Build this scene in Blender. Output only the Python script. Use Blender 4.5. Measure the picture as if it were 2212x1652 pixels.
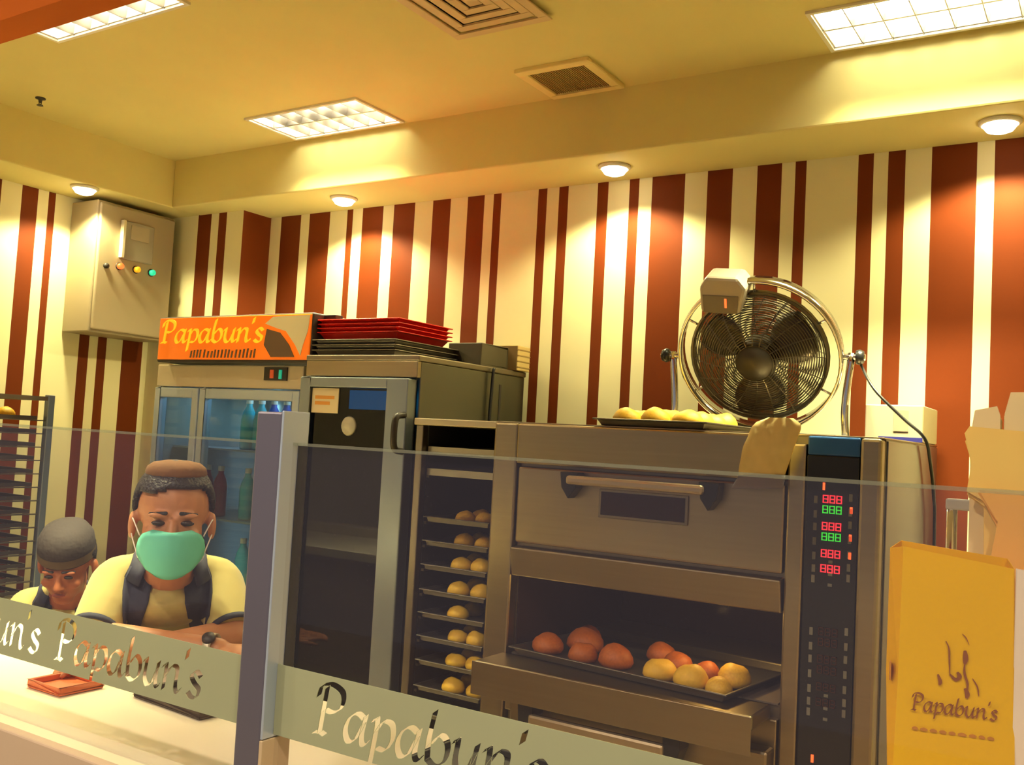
import bpy, bmesh, math, random
from mathutils import Vector, Matrix, noise
from mathutils.bvhtree import BVHTree
random.seed(7)
for o in list(bpy.data.objects): bpy.data.objects.remove(o)
S = bpy.context.scene
C = S.collection
V = Vector

# ------------------------------------------------------------------ camera
YAW, PITCH, ROLL, FPX = 0.5654547, 0.0587087, 0.0545, 2085.0
cd = bpy.data.cameras.new('camera'); cam = bpy.data.objects.new('camera', cd); C.objects.link(cam)
fw = V((-math.sin(YAW)*math.cos(PITCH), math.cos(YAW)*math.cos(PITCH), math.sin(PITCH)))
rt = V((math.cos(YAW), math.sin(YAW), 0)); up = rt.cross(fw)
r2 = rt*math.cos(ROLL)+up*math.sin(ROLL); u2 = up*math.cos(ROLL)-rt*math.sin(ROLL)
m = Matrix((r2, u2, -fw)).transposed().to_4x4(); m.translation = V((0, 0, 1.5))
cam.matrix_world = m
cd.sensor_fit = 'HORIZONTAL'; cd.sensor_width = 36; cd.lens = FPX/2212*36; cd.clip_start = 0.02
S.camera = cam

# ------------------------------------------------------------------ world, exposure
w = bpy.data.worlds.new('mall_light'); S.world = w; w.use_nodes = True
bg = w.node_tree.nodes['Background']; bg.inputs[0].default_value = (0.84, 0.78, 0.80, 1); bg.inputs[1].default_value = 0.24
vs = S.view_settings; vs.view_transform = 'Standard'; vs.look = 'None'; vs.gamma = 1; vs.use_curve_mapping = False; vs.exposure = 0.15
FLUO = (1.0, 0.92, 0.48); SPOT = (1.0, 0.90, 0.44)
FLUO_W, SPOT_W, HALL_W = 22.0, 45.0, 118.0
S.cycles.max_bounces = 6; S.cycles.diffuse_bounces = 4; S.cycles.glossy_bounces = 2; S.cycles.transmission_bounces = 2; S.cycles.transparent_max_bounces = 12; S.cycles.caustics_reflective = False; S.cycles.caustics_refractive = False; S.cycles.use_adaptive_sampling = True; S.cycles.adaptive_threshold = 0.07

# ------------------------------------------------------------------ dimensions (metres)
WY, PY, LX, RX = 3.20, 3.03, -4.05, 0.80      # back wall, pillar face, left wall, right wall
PX = -3.435                                   # pillar right side
ZS, ZC = 2.485, 2.705                         # underside of bulkhead, ceiling
SY, SX = 2.87, -3.74                          # bulkhead faces
GY = 0.95                                     # glass line
ZT, ZW = 0.985, 0.94                          # counter kerb, worktop

# ------------------------------------------------------------------ materials
MATS = {}
def mat(name, col, rough=0.5, metal=0.0, var=0.06, scale=6.0, bump=0.0, bscale=60.0, emit=None, es=0.0, trans=0.0, spec=None, sheen=0.0, coat=0.0, stretch=None, thin=0.0):
    if name in MATS: return MATS[name]
    M = bpy.data.materials.new(name); M.use_nodes = True; nt = M.node_tree; b = nt.nodes['Principled BSDF']
    tc = nt.nodes.new('ShaderNodeTexCoord')
    src = tc.outputs['Object']
    if stretch:
        mp = nt.nodes.new('ShaderNodeMapping'); mp.inputs['Scale'].default_value = stretch
        nt.links.new(src, mp.inputs[0]); src = mp.outputs[0]
    nz = nt.nodes.new('ShaderNodeTexNoise'); nz.inputs['Scale'].default_value = scale; nz.inputs['Detail'].default_value = 1.5
    nt.links.new(src, nz.inputs['Vector'])
    mx = nt.nodes.new('ShaderNodeMix'); mx.data_type = 'RGBA'
    mx.inputs[6].default_value = (*[max(0, c*(1-var)) for c in col], 1); mx.inputs[7].default_value = (*[min(1, c*(1+var)) for c in col], 1)
    nt.links.new(nz.outputs[0], mx.inputs[0]); nt.links.new(mx.outputs[2], b.inputs['Base Color'])
    b.inputs['Roughness'].default_value = rough; b.inputs['Metallic'].default_value = metal
    if spec is not None: b.inputs['Specular IOR Level'].default_value = spec
    if sheen: b.inputs['Sheen Weight'].default_value = sheen
    if coat: b.inputs['Coat Weight'].default_value = coat
    if trans: b.inputs['Transmission Weight'].default_value = trans
    if emit: b.inputs['Emission Color'].default_value = (*emit, 1); b.inputs['Emission Strength'].default_value = es
    if bump:
        n2 = nt.nodes.new('ShaderNodeTexNoise'); n2.inputs['Scale'].default_value = bscale; n2.inputs['Detail'].default_value = 1
        nt.links.new(src, n2.inputs['Vector'])
        bp = nt.nodes.new('ShaderNodeBump'); bp.inputs['Strength'].default_value = bump; bp.inputs['Distance'].default_value = 0.01
        nt.links.new(n2.outputs[0], bp.inputs['Height']); nt.links.new(bp.outputs[0], b.inputs['Normal'])
    if thin:                                       # paper and film let light through
        tl = nt.nodes.new('ShaderNodeBsdfTranslucent'); nt.links.new(mx.outputs[2], tl.inputs[0]); ms = nt.nodes.new('ShaderNodeMixShader'); ms.inputs[0].default_value = thin
        nt.links.new(b.outputs[0], ms.inputs[1]); nt.links.new(tl.outputs[0], ms.inputs[2]); nt.links.new(ms.outputs[0], nt.nodes['Material Output'].inputs[0])
    MATS[name] = M; return M

def glass(name, tint, haze, hazecol, gloss=1.0):
    M = bpy.data.materials.new(name); M.use_nodes = True; nt = M.node_tree; nt.nodes.clear()
    out = nt.nodes.new('ShaderNodeOutputMaterial'); tr = nt.nodes.new('ShaderNodeBsdfTransparent'); tr.inputs[0].default_value = (*tint, 1)
    df = nt.nodes.new('ShaderNodeBsdfDiffuse'); gl = nt.nodes.new('ShaderNodeBsdfGlossy'); gl.inputs['Roughness'].default_value = 0.02
    tc = nt.nodes.new('ShaderNodeTexCoord'); nz = nt.nodes.new('ShaderNodeTexNoise'); nz.inputs['Scale'].default_value = 5
    nt.links.new(tc.outputs['Object'], nz.inputs['Vector'])
    mx = nt.nodes.new('ShaderNodeMix'); mx.data_type = 'RGBA'; mx.inputs[6].default_value = (*[c*.92 for c in hazecol], 1); mx.inputs[7].default_value = (*hazecol, 1)
    nt.links.new(nz.outputs[0], mx.inputs[0]); nt.links.new(mx.outputs[2], df.inputs[0])
    m1 = nt.nodes.new('ShaderNodeMixShader'); m1.inputs[0].default_value = haze
    nt.links.new(tr.outputs[0], m1.inputs[1]); nt.links.new(df.outputs[0], m1.inputs[2])
    lw = nt.nodes.new('ShaderNodeLayerWeight'); lw.inputs[0].default_value = 0.5
    p5 = nt.nodes.new('ShaderNodeMath'); p5.operation = 'POWER'; p5.inputs[1].default_value = 5; nt.links.new(lw.outputs['Facing'], p5.inputs[0])
    fr = nt.nodes.new('ShaderNodeMath'); fr.operation = 'MULTIPLY_ADD'; fr.inputs[1].default_value = .6*gloss; fr.inputs[2].default_value = .03*gloss; nt.links.new(p5.outputs[0], fr.inputs[0])
    m2 = nt.nodes.new('ShaderNodeMixShader'); nt.links.new(fr.outputs[0], m2.inputs[0])
    nt.links.new(m1.outputs[0], m2.inputs[1]); nt.links.new(gl.outputs[0], m2.inputs[2]); nt.links.new(m2.outputs[0], out.inputs[0])
    MATS[name] = M; return M

CREAM = mat('cream_paint', (0.86, 0.80, 0.50), 0.6, spec=.12, var=0.03)
BROWN = mat('brown_paint', (0.155, 0.030, 0.006), 0.6, spec=.12, var=0.06)
CEILP = mat('ceiling_paint', (0.72, 0.63, 0.28), 0.7, spec=.12, var=0.03)
ORANGE = mat('orange_laminate', (0.50, 0.10, 0.004), 0.6, spec=.1)
FLOORM = mat('floor_tile', (0.34, 0.28, 0.16), 0.35, var=0.15)
STEEL = mat('brushed_steel', (0.40, 0.32, 0.20), 0.36, 1.0, var=0.08, scale=3, stretch=(1, 1, 30))
STEELD = mat('dull_steel', (0.28, 0.24, 0.18), 0.42, 1.0, var=0.1, scale=3)
CHROME = mat('polished_chrome', (0.80, 0.79, 0.76), 0.12, 1.0, var=0.03)
ALU = mat('pale_aluminium', (0.52, 0.60, 0.74), 0.34, 0.45, var=0.03)
GREYM = mat('grey_enamel', (0.38, 0.31, 0.21), 0.45, 0.15, var=0.05)
BLACK = mat('black_plastic', (0.012, 0.012, 0.014), 0.35, var=0.2)
DARK = mat('dark_metal', (0.045, 0.038, 0.034), 0.5, 0.3, var=0.2)
WHITEP = mat('white_plastic', (0.80, 0.76, 0.68), 0.4, var=0.03)
LOUV = mat('louvre_aluminium', (0.42, 0.39, 0.36), 0.28, 0.9, var=0.04)
WARM = mat('lamp_glow', (1, 0.9, 0.7), 0.4, emit=(1, 0.86, 0.58), es=14)
TUBE = mat('tube_glow', (1, 0.95, 0.85), 0.4, emit=(1, 0.95, 0.72), es=32)
PANE = glass('screen_glass', (0.925, 0.92, 0.94), 0.016, (0.60, 0.52, 0.80), 1.0)  # purple haze colours in the bluish light reflected by the pane
DOORG = glass('cooler_door_glass', (0.80, 0.88, 0.90), 0.02, (0.5, 0.6, 0.7), 1.0)
DARKG = glass('dark_door_glass', (0.20, 0.20, 0.21), 0.02, (0.2, 0.2, 0.2), 1.0)
FROST = mat('frosted_film', (0.56, 0.59, 0.42), 0.55, var=0.04, thin=.45)
TOPM = mat('worktop_laminate', (0.90, 0.80, 0.58), 0.3, var=0.04)
FRONTM = mat('counter_front', (0.62, 0.46, 0.34), 0.4, var=0.05)
LETTER = mat('mirror_letter', (0.75, 0.73, 0.68), 0.14, 1.0, var=0.05)
BUN_Y = mat('golden_bun', (0.92, 0.50, 0.035), 0.5, var=0.25, scale=18, bump=0.12, bscale=90)
BUN_P = mat('pale_bun', (0.92, 0.55, 0.04), 0.55, var=0.12, scale=14, bump=0.08)
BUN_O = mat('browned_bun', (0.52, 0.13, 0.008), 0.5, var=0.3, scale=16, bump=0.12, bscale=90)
TRAYM = mat('dark_tray', (0.16, 0.14, 0.11), 0.4, 0.7, var=0.15)
REDP = mat('red_plastic', (0.62, 0.008, 0.002), 0.35, var=0.05)
BOXB = mat('cardboard', (0.52, 0.36, 0.13), 0.8, var=0.12)
KRAFT = mat('kraft_paper', (1.0, 0.70, 0.22), 0.75, spec=.08, var=0.07, scale=9, bump=0.15, bscale=22, thin=.18)
KRAFT2 = mat('pale_paper', (1.0, 0.80, 0.46), 0.75, spec=.08, var=0.06, bump=0.15, bscale=22, thin=.18)
BAGY = mat('yellow_paper', (1.0, 0.60, 0.004), 0.6, spec=.08, var=0.05, scale=5, bump=0.1, bscale=14, thin=.2)
INK = mat('brown_ink', (0.30, 0.09, 0.01), 0.7, var=0.15)
WHITEPA = mat('white_paper', (0.86, 0.74, 0.60), 0.7, var=0.04)
SKIN = mat('skin_warm', (0.50, 0.21, 0.085), 0.5, var=0.08, scale=20)
SKIN2 = mat('skin_deep', (0.42, 0.13, 0.045), 0.5, var=0.08, scale=20)
HAIR = mat('black_hair', (0.022, 0.018, 0.020), 0.5, var=0.3, scale=40, bump=0.5, bscale=160)
SHIRT = mat('cream_cotton', (0.48, 0.40, 0.125), 0.85, var=0.07, scale=12, bump=0.12, bscale=40, sheen=0.2)
NAVY = mat('navy_cotton', (0.020, 0.022, 0.045), 0.8, var=0.15, bump=0.1, bscale=60)
TEAL = mat('mint_mask', (0.14, 0.60, 0.45), 0.8, var=0.05, bump=0.06)
CAPO = mat('brown_cap_cloth', (0.17, 0.072, 0.018), 0.85, var=0.15, bump=0.2)
CAPD = mat('dark_cap_cloth', (0.030, 0.022, 0.020), 0.85, var=0.2, bump=0.2)
CLOTH = mat('quilted_cotton', (0.74, 0.57, 0.25), 0.9, var=0.12, scale=30)
LINING = mat('grey_lining', (0.20, 0.17, 0.20), 0.9, var=0.15)
BLUEREFL = mat('blue_reflection', (0.02, 0.10, 0.32), 0.35, var=0.1)
LEDR = mat('red_led', (0.3, 0.01, 0.01), 0.4, emit=(1, 0.03, 0.04), es=1.6)
LEDO = mat('orange_led', (0.3, 0.06, 0.01), 0.4, emit=(1, 0.10, 0.02), es=2.2)
LEDG = mat('green_led', (0.02, 0.25, 0.02), 0.4, emit=(0.06, 0.75, 0.05), es=0.9)
LAMPA = mat('amber_lamp', (0.6, 0.3, 0.02), 0.4, emit=(1, 0.38, 0.01), es=0.9)
LAMPT = mat('teal_lamp', (0.02, 0.4, 0.25), 0.4, emit=(0.01, 0.75, 0.38), es=0.7)
KEYM = mat('key_legend', (0.20, 0.19, 0.15), 0.6, var=0.1)
DIMLED = mat('unlit_display', (0.07, 0.022, 0.012), 0.5)
SIGNO = mat('sign_orange', (0.95, 0.20, 0.008), 0.3, var=0.10, scale=2.2, coat=0.4, emit=(1, .16, .004), es=.30)
SIGNY = mat('sign_yellow', (0.90, 0.70, 0.03), 0.4, emit=(.9, .62, .02), es=.30)
SIGNB = mat('sign_brown', (0.13, 0.07, 0.035), 0.5)
SIGNC = mat('sign_cream', (0.88, 0.78, 0.48), 0.4)
CYAN = mat('cyan_bottle', (0.05, 0.45, 0.55), 0.25, var=0.1)
BLUEB = mat('blue_bottle', (0.01, 0.10, 0.55), 0.25, var=0.1)
REDB = mat('crimson_bottle', (0.35, 0.02, 0.06), 0.3, var=0.1)
INNER = mat('cabinet_liner', (0.36, 0.36, 0.34), 0.4, var=0.05)
COOLS = mat('cool_strip', (0.5, 0.8, 1), 0.4, emit=(0.35, 0.8, 1.0), es=5)
BLUEGLOW = mat('blue_strip', (0.1, 0.3, 1), 0.4, emit=(0.01, 0.30, 0.70), es=3.2)
MAROON = mat('oven_interior', (0.05, 0.022, 0.018), 0.6, 0.2, var=0.2)
WATCHM = mat('watch_strap', (0.55, 0.48, 0.35), 0.35, 0.5)
EYEM = mat('dark_eye', (0.03, 0.018, 0.012), 0.25)
LIPM = mat('lip_skin', (0.33, 0.075, 0.04), 0.45)

# ------------------------------------------------------------------ helpers
def link(name, me, mt=None, parent=None, smooth=False):
    o = bpy.data.objects.new(name, me); C.objects.link(o)
    if mt: 
        me.materials.clear(); me.materials.append(mt)
    if smooth:
        me.polygons.foreach_set('use_smooth', [True]*len(me.polygons))
    if parent: o.parent = parent
    return o
def tag(o, label, cat, group=None):
    o['label'] = label; o['category'] = cat
    if group: o['group'] = group
    return o
def struct(o): o['kind'] = 'structure'; return o
def thing(name, label, cat, loc=(0, 0, 0), rz=0, group=None):
    o = bpy.data.objects.new(name, None); C.objects.link(o); o.location = loc; o.rotation_euler = (0, 0, rz); o.empty_display_size = .05
    return tag(o, label, cat, group)
def bevel(o, wd=.004, seg=2):
    b = o.modifiers.new('edge', 'BEVEL'); b.width = wd; b.segments = seg; b.limit_method = 'ANGLE'; return o

class MB:
    def __init__(s): s.v = []; s.f = []
    def add(s, vs, fs):
        n = len(s.v); s.v += [tuple(v) for v in vs]; s.f += [tuple(i+n for i in f) for f in fs]; return s
    def box(s, x0, x1, y0, y1, z0, z1, M=None):
        p = [V((x, y, z)) for x in (x0, x1) for y in (y0, y1) for z in (z0, z1)]
        if M: p = [M @ q for q in p]
        return s.add(p, [(0, 1, 3, 2), (4, 6, 7, 5), (0, 4, 5, 1), (2, 3, 7, 6), (0, 2, 6, 4), (1, 5, 7, 3)])
    def tube(s, pts, r, n=8, caps=True):
        pts = [V(p) for p in pts]; R = r if isinstance(r, (list, tuple)) else [r]*len(pts)
        rings = []; a = None
        for i, p in enumerate(pts):
            d = (pts[min(i+1, len(pts)-1)]-pts[max(i-1, 0)]).normalized()
            if a is None: a = d.orthogonal().normalized()
            a = (a-d*a.dot(d)).normalized(); b = d.cross(a)
            rings.append([p+(a*math.cos(t)+b*math.sin(t))*R[i] for t in [2*math.pi*k/n for k in range(n)]])
        vs = [v for g in rings for v in g]; fs = []
        for i in range(len(pts)-1):
            for k in range(n): fs.append((i*n+k, i*n+(k+1) % n, (i+1)*n+(k+1) % n, (i+1)*n+k))
        if caps: fs += [tuple(range(n))[::-1], tuple(range((len(pts)-1)*n, len(pts)*n))]
        return s.add(vs, fs)
    def ring(s, c, nrm, R, r, n=36, k=6):
        nrm = V(nrm).normalized(); a = nrm.orthogonal().normalized(); b = nrm.cross(a); c = V(c); vs = []; fs = []
        for i in range(n):
            t = 2*math.pi*i/n; d = a*math.cos(t)+b*math.sin(t)
            for j in range(k):
                q = 2*math.pi*j/k; vs.append(c+d*(R+r*math.cos(q))+nrm*r*math.sin(q))
        for i in range(n):
            for j in range(k): fs.append((i*k+j, ((i+1) % n)*k+j, ((i+1) % n)*k+(j+1) % k, i*k+(j+1) % k))
        return s.add(vs, fs)
    def lathe(s, prof, n=24, M=None):
        vs = []; fs = []; L = len(prof)
        for i in range(n):
            t = 2*math.pi*i/n
            for r, z in prof:
                p = V((r*math.cos(t), r*math.sin(t), z)); vs.append(M @ p if M else p)
        for i in range(n):
            for j in range(L-1): fs.append((i*L+j, ((i+1) % n)*L+j, ((i+1) % n)*L+j+1, i*L+j+1))
        return s.add(vs, fs)
    def ell(s, c, r, M=None, n=16, k=10):
        vs = []; fs = []; c = V(c)
        for j in range(k+1):
            p = math.pi*j/k
            for i in range(n):
                t = 2*math.pi*i/n; q = V((r[0]*math.sin(p)*math.cos(t), r[1]*math.sin(p)*math.sin(t), r[2]*math.cos(p)))
                vs.append(c+(M @ q if M else q))
        for j in range(k):
            for i in range(n): fs.append((j*n+i, (j+1)*n+i, (j+1)*n+(i+1) % n, j*n+(i+1) % n))
        return s.add(vs, fs)
    def prism(s, poly, y0, y1, M=None):           # polygon in x,z extruded along y
        n = len(poly); p = [V((x, y0, z)) for x, z in poly]+[V((x, y1, z)) for x, z in poly]
        if M: p = [M @ q for q in p]
        return s.add(p, [tuple(range(n)), tuple(range(n, 2*n))[::-1]]+[(i, i+n, (i+1) % n+n, (i+1) % n) for i in range(n)])
    def mesh(s, name='m'):
        me = bpy.data.meshes.new(name); me.from_pydata(s.v, [], s.f)
        bm = bmesh.new(); bm.from_mesh(me); bmesh.ops.remove_doubles(bm, verts=bm.verts, dist=1e-6)
        bmesh.ops.recalc_face_normals(bm, faces=bm.faces); bm.to_mesh(me); bm.free(); return me
    def build(s, name, mt, parent=None, smooth=False, bev=0):
        o = link(name, s.mesh(name), mt, parent, smooth)
        if bev: bevel(o, bev)
        return o
def B(name, mt, parent, *a, bev=.003):
    return MB().box(*a).build(name, mt, parent, bev=bev)
def spline(pts, n=6):
    P = [V(p) for p in pts]; P = [P[0]*2-P[1]]+P+[P[-1]*2-P[-2]]; out = []
    for i in range(1, len(P)-2):
        for k in range(n):
            t = k/n; a, b, c, d = P[i-1], P[i], P[i+1], P[i+2]
            out.append(0.5*((2*b)+(c-a)*t+(2*a-5*b+4*c-d)*t*t+(3*b-a-3*c+d)*t**3))
    return out+[P[-2]]

# calligraphic lettering, drawn with a broad nib
GL = {
 'P': (1.08, [[(.32, 1.62), (.2, .8), (.1, .02)], [(-.02, 1.25), (.1, 1.6), (.5, 1.75), (.95, 1.55), (.95, 1.1), (.6, .82), (.28, .85)], [(-.14, .0), (.1, .06), (.32, .0)]]),
 'a': (1.02, [[(.78, .88), (.5, 1), (.16, .72), (.05, .3), (.2, .0), (.48, .18), (.74, .7)], [(.84, 1), (.7, .3), (.76, .02), (.98, .16)]]),
 'p': (1.0, [[(.08, .85), (.26, 1), (.2, .4), (.04, -.62)], [(.22, .55), (.5, .95), (.82, .92), (.86, .45), (.6, .06), (.28, .06)]]),
 'b': (.96, [[(.34, 1.7), (.16, .8), (.13, .15)], [(.13, .15), (.4, .0), (.76, .28), (.82, .76), (.58, 1), (.2, .6)]]),
 'u': (1.08, [[(.06, .85), (.22, 1), (.14, .3), (.3, .0), (.55, .16), (.8, .7)], [(.88, 1), (.74, .3), (.8, .02), (1.0, .16)]]),
 'n': (1.08, [[(.04, .85), (.2, 1), (.16, .5), (.08, .0)], [(.17, .5), (.5, .96), (.78, .9), (.72, .3), (.8, .02), (1.0, .16)]]),
 "'": (.30, [[(.22, 1.75), (.14, 1.38)]]),
 's': (.72, [[(.62, .82), (.4, 1), (.15, .8), (.3, .55), (.55, .35), (.45, .05), (.2, .0), (.0, .16)]]),
}
def letters(word, x, y, z, ux, uz, depth, mt, parent, nib=.17, yaw=0, name='letter', mats=None):
    M = Matrix.Translation((x, y, z)) @ Matrix.Rotation(yaw, 4, 'Z'); cx = 0; out = []
    nv = V((math.cos(math.radians(40)), math.sin(math.radians(40))))*nib/2
    for ci, ch in enumerate(word):
        adv, strokes = GL[ch]; mb = MB()
        for st in strokes:
            pts = [V((p.x, p.y)) for p in spline([(a, b, 0) for a, b in st], 5)]
            vs = []; fs = []; n = len(pts)
            for i, p in enumerate(pts):
                d = (pts[min(i+1, n-1)]-pts[max(i-1, 0)]).normalized(); pr = V((-d.y, d.x))
                off = nv if nv.dot(pr) >= 0 else -nv
                k = max(.035, off.dot(pr)); off = off+pr*(k-off.dot(pr))
                for s_ in (1, -1):
                    q = p+off*s_
                    for dy in (0, -depth): vs.append(M @ V(((cx+q.x)*ux, dy, q.y*uz)))
            for i in range(n-1):
                a = i*4; b = a+4
                fs += [(a, b, b+1, a+1), (a+2, a+3, b+3, b+2), (a+1, b+1, b+3, a+3), (a, a+2, b+2, b)]
            fs += [(0, 1, 3, 2), ((n-1)*4, (n-1)*4+2, (n-1)*4+3, (n-1)*4+1)]
            mb.add(vs, fs)
        o = mb.build(name, mats[ci] if mats else mt, parent); out.append(o); cx += adv
    return out

# ------------------------------------------------------------------ the room
def strip_wall(name, axis, fixed, cuts, z0, z1, flip=False):
    """wall with painted stripes: cuts = list of (from, to, material index)"""
    vs = []; fs = []; mi = []
    for a, b, k in cuts:
        n = len(vs)
        for q in (a, b):
            for z in (z0, z1): vs.append((q, fixed, z) if axis == 'x' else (fixed, q, z))
        fs.append((n, n+2, n+3, n+1) if not flip else (n, n+1, n+3, n+2)); mi.append(k)
    me = bpy.data.meshes.new(name); me.from_pydata(vs, [], fs); me.materials.append(CREAM); me.materials.append(BROWN)
    me.polygons.foreach_set('material_index', mi)
    o = bpy.data.objects.new(name, me); C.objects.link(o); return struct(o)
def cutlist(lo, hi, browns):
    out = []; p = lo
    for a, b in browns:
        if a > p: out.append((p, a, 0))
        out.append((max(a, lo), min(b, hi), 1)); p = b
    if p < hi: out.append((p, hi, 0))
    return out
bstr = [(-3.366, -3.239), (-3.184, -3.057), (-2.953, -2.919), (-2.862, -2.744), (-2.684, -2.569), (-2.473, -2.381), (-2.294, -2.211), (-2.166, -2.129), (-1.955, -1.915), (-1.861, -1.82), (-1.693, -1.648), (-1.56, -1.521), (-1.469, -1.341), (-1.256, -1.164), (-1.076, -0.991), (-0.945, -0.908), (-0.74, -0.692), (-0.647, -0.595), (-0.517, -0.388), (-0.339, -0.165), (-.05, .05), (.2, .26), (.4, .55)]
strip_wall('wall_back', 'x', WY, cutlist(PX, RX, bstr), 0, 2.8)
strip_wall('wall_pillar', 'x', PY, cutlist(LX, PX, [(-3.745, -3.653), (-3.601, -3.547)]), 0, ZS+.02)
strip_wall('wall_pillar_side', 'y', PX, [(PY, WY, 1)], 0, ZS+.02)
strip_wall('wall_left', 'y', LX, cutlist(-.2, PY, [(1.0, 1.1), (1.3, 1.36), (1.6, 1.75), (1.9, 1.95), (2.02, 2.09), (2.211, 2.244), (2.335, 2.409), (2.458, 2.491), (2.661, 2.712), (2.757, 2.803), (2.889, 3.0)]), 0, 2.8)
strip_wall('wall_right', 'y', RX, cutlist(.9, WY, [(1.2, 1.4), (1.7, 1.8), (2.2, 2.5)]), 0, 2.8, True)
struct(MB().box(LX, RX, -.6, WY, -.05, 0).build('floor', FLOORM))

LIGHTS = [(-2.93, -2.375, 2.575, 2.835), (-.735, -.16, 2.575, 2.835), (-2.915, -2.3, 1.47, 1.755)]
VENT = (-1.70, -1.425, 2.585, 2.85); ACU = (-1.71, -1.38, 1.94, 2.285)
holes = LIGHTS+[(VENT[0]+.03, VENT[1]-.03, VENT[2]+.03, VENT[3]-.03), (ACU[0]+.03, ACU[1]-.03, ACU[2]+.03, ACU[3]-.03)]
def holed(name, x0, x1, y0, y1, z, holes, mt):
    xs = sorted({x0, x1, *[h[0] for h in holes], *[h[1] for h in holes]}); ys = sorted({y0, y1, *[h[2] for h in holes], *[h[3] for h in holes]})
    mb = MB()
    for i in range(len(xs)-1):
        for j in range(len(ys)-1):
            cx, cy = (xs[i]+xs[i+1])/2, (ys[j]+ys[j+1])/2
            if any(h[0] < cx < h[1] and h[2] < cy < h[3] for h in holes): continue
            mb.add([(xs[i], ys[j], z), (xs[i+1], ys[j], z), (xs[i+1], ys[j+1], z), (xs[i], ys[j+1], z)], [(0, 3, 2, 1)])
    me = bpy.data.meshes.new(name); me.from_pydata(mb.v, [], mb.f); return struct(link(name, me, mt))
holed('ceiling', SX-.02, RX, .9, SY+.02, ZC, holes, CEILP)
struct(MB().box(LX, RX, .9, WY, 2.98, 3.02).build('ceiling_void_slab', DARK))
# bulkhead along the back and the left
struct(MB().box(SX, RX, SY, WY, ZS, 2.95).build('trim_1', CEILP, bev=.006))
struct(MB().box(LX, SX, .95, WY, ZS, 2.95).build('trim_2', CEILP, bev=.006))
# orange header over the counter opening
struct(MB().box(LX, RX, GY-.06, GY, 2.176, 2.98).build('trim_3', ORANGE))

struct(MB().box(-6.5, 4.0, -3.6, GY-.06, 3.0, 3.05).build('ceiling_concourse', mat('concourse_ceiling', (.72, .68, .62), .7)))
struct(MB().box(-6.5, 4.0, -3.6, -.6, -.05, 0).build('floor_concourse', FLOORM))
for k, x in enumerate((-3.4, -2.0, -.6, .8)):  # unseen downlights added to light the paper bags and counter front
    t = thing('added_downlight', 'added unseen downlight outside the counter, %s from the left' % ('first', 'second', 'third', 'fourth')[k], 'downlight', (x, -.35, 3.0), 0, 'added concourse downlights')
    MB().lathe([(.06, 0), (.08, 0), (.08, -.008), (.06, -.012), (.06, 0)], 28).build('trim_ring', WHITEP, t, True)
    MB().lathe([(0, -.006), (.06, -.004), (.06, -.001), (0, -.001)], 24).build('lamp', WARM, t, True)
    L = bpy.data.lights.new('added_downlight_lamp', 'SPOT'); L.energy = HALL_W; L.color = (1.0, .84, .60); L.spot_size = math.radians(150); L.spot_blend = .6; L.shadow_soft_size = .06
    lo = bpy.data.objects.new('added_downlight_lamp', L); C.objects.link(lo); lo.parent = t; lo.location = (0, 0, -.02)

# ------------------------------------------------------------------ ceiling lights
def louvre(h, label):
    x0, x1, y0, y1 = h; cx, cy = (x0+x1)/2, (y0+y1)/2; lx, ly = x1-x0, y1-y0
    t = thing('louvre_light', label, 'ceiling light', (cx, cy, ZC), 0, 'fluorescent louvre lights in the ceiling')
    a, b = lx/2, ly/2
    tr = MB(); tr.box(-a, a, -b, b, .095, .10); tr.box(-a, -a+.004, -b, b, 0, .1); tr.box(a-.004, a, -b, b, 0, .1); tr.box(-a, a, -b, -b+.004, 0, .1); tr.box(-a, a, b-.004, b, 0, .1)
    tr.build('reflector_tray', mat('white_enamel', (.85, .82, .72), .4), t)
    fr = MB()
    for q in ((-a-.012, a+.012, -b-.012, -b), (-a-.012, a+.012, b, b+.012), (-a-.012, -a, -b, b), (a, a+.012, -b, b)): fr.box(*q, -.008, .004)
    fr.build('frame', WHITEP, t)
    for k in range(1, 7):
        x = -a+lx*k/7
        MB().prism([(x-.009, .036), (x+.009, .036), (x+.0015, -.004), (x-.0015, -.004)], -b, b).build('blade', LOUV, t)
    MB().box(-a, a, -.004, .004, -.002, .036).build('spine_blade', LOUV, t)
    for s in (-1, 1):
        tb = MB().tube([(-a+.02, s*b*.30-.02, .064), (a-.02, s*b*.30-.02, .064)], .013, 12).build('tube', TUBE, t, True)
    for s in (-1, 1):
        L = bpy.data.lights.new('louvre_lamp', 'AREA'); L.shape = 'RECTANGLE'; L.size = lx-.05; L.size_y = .026; L.energy = FLUO_W; L.color = FLUO; L.spread = math.radians(70)
        lo = bpy.data.objects.new('louvre_lamp', L); C.objects.link(lo); lo.parent = t; lo.location = (0, s*b*.30-.02, .049)
louvre(LIGHTS[0], 'bright louvre light in the ceiling nearest the grey control box')
louvre(LIGHTS[1], 'louvre light in the ceiling at the upper right above the fan')
louvre(LIGHTS[2], 'louvre light in the upper left corner half hidden by the orange header')

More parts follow.
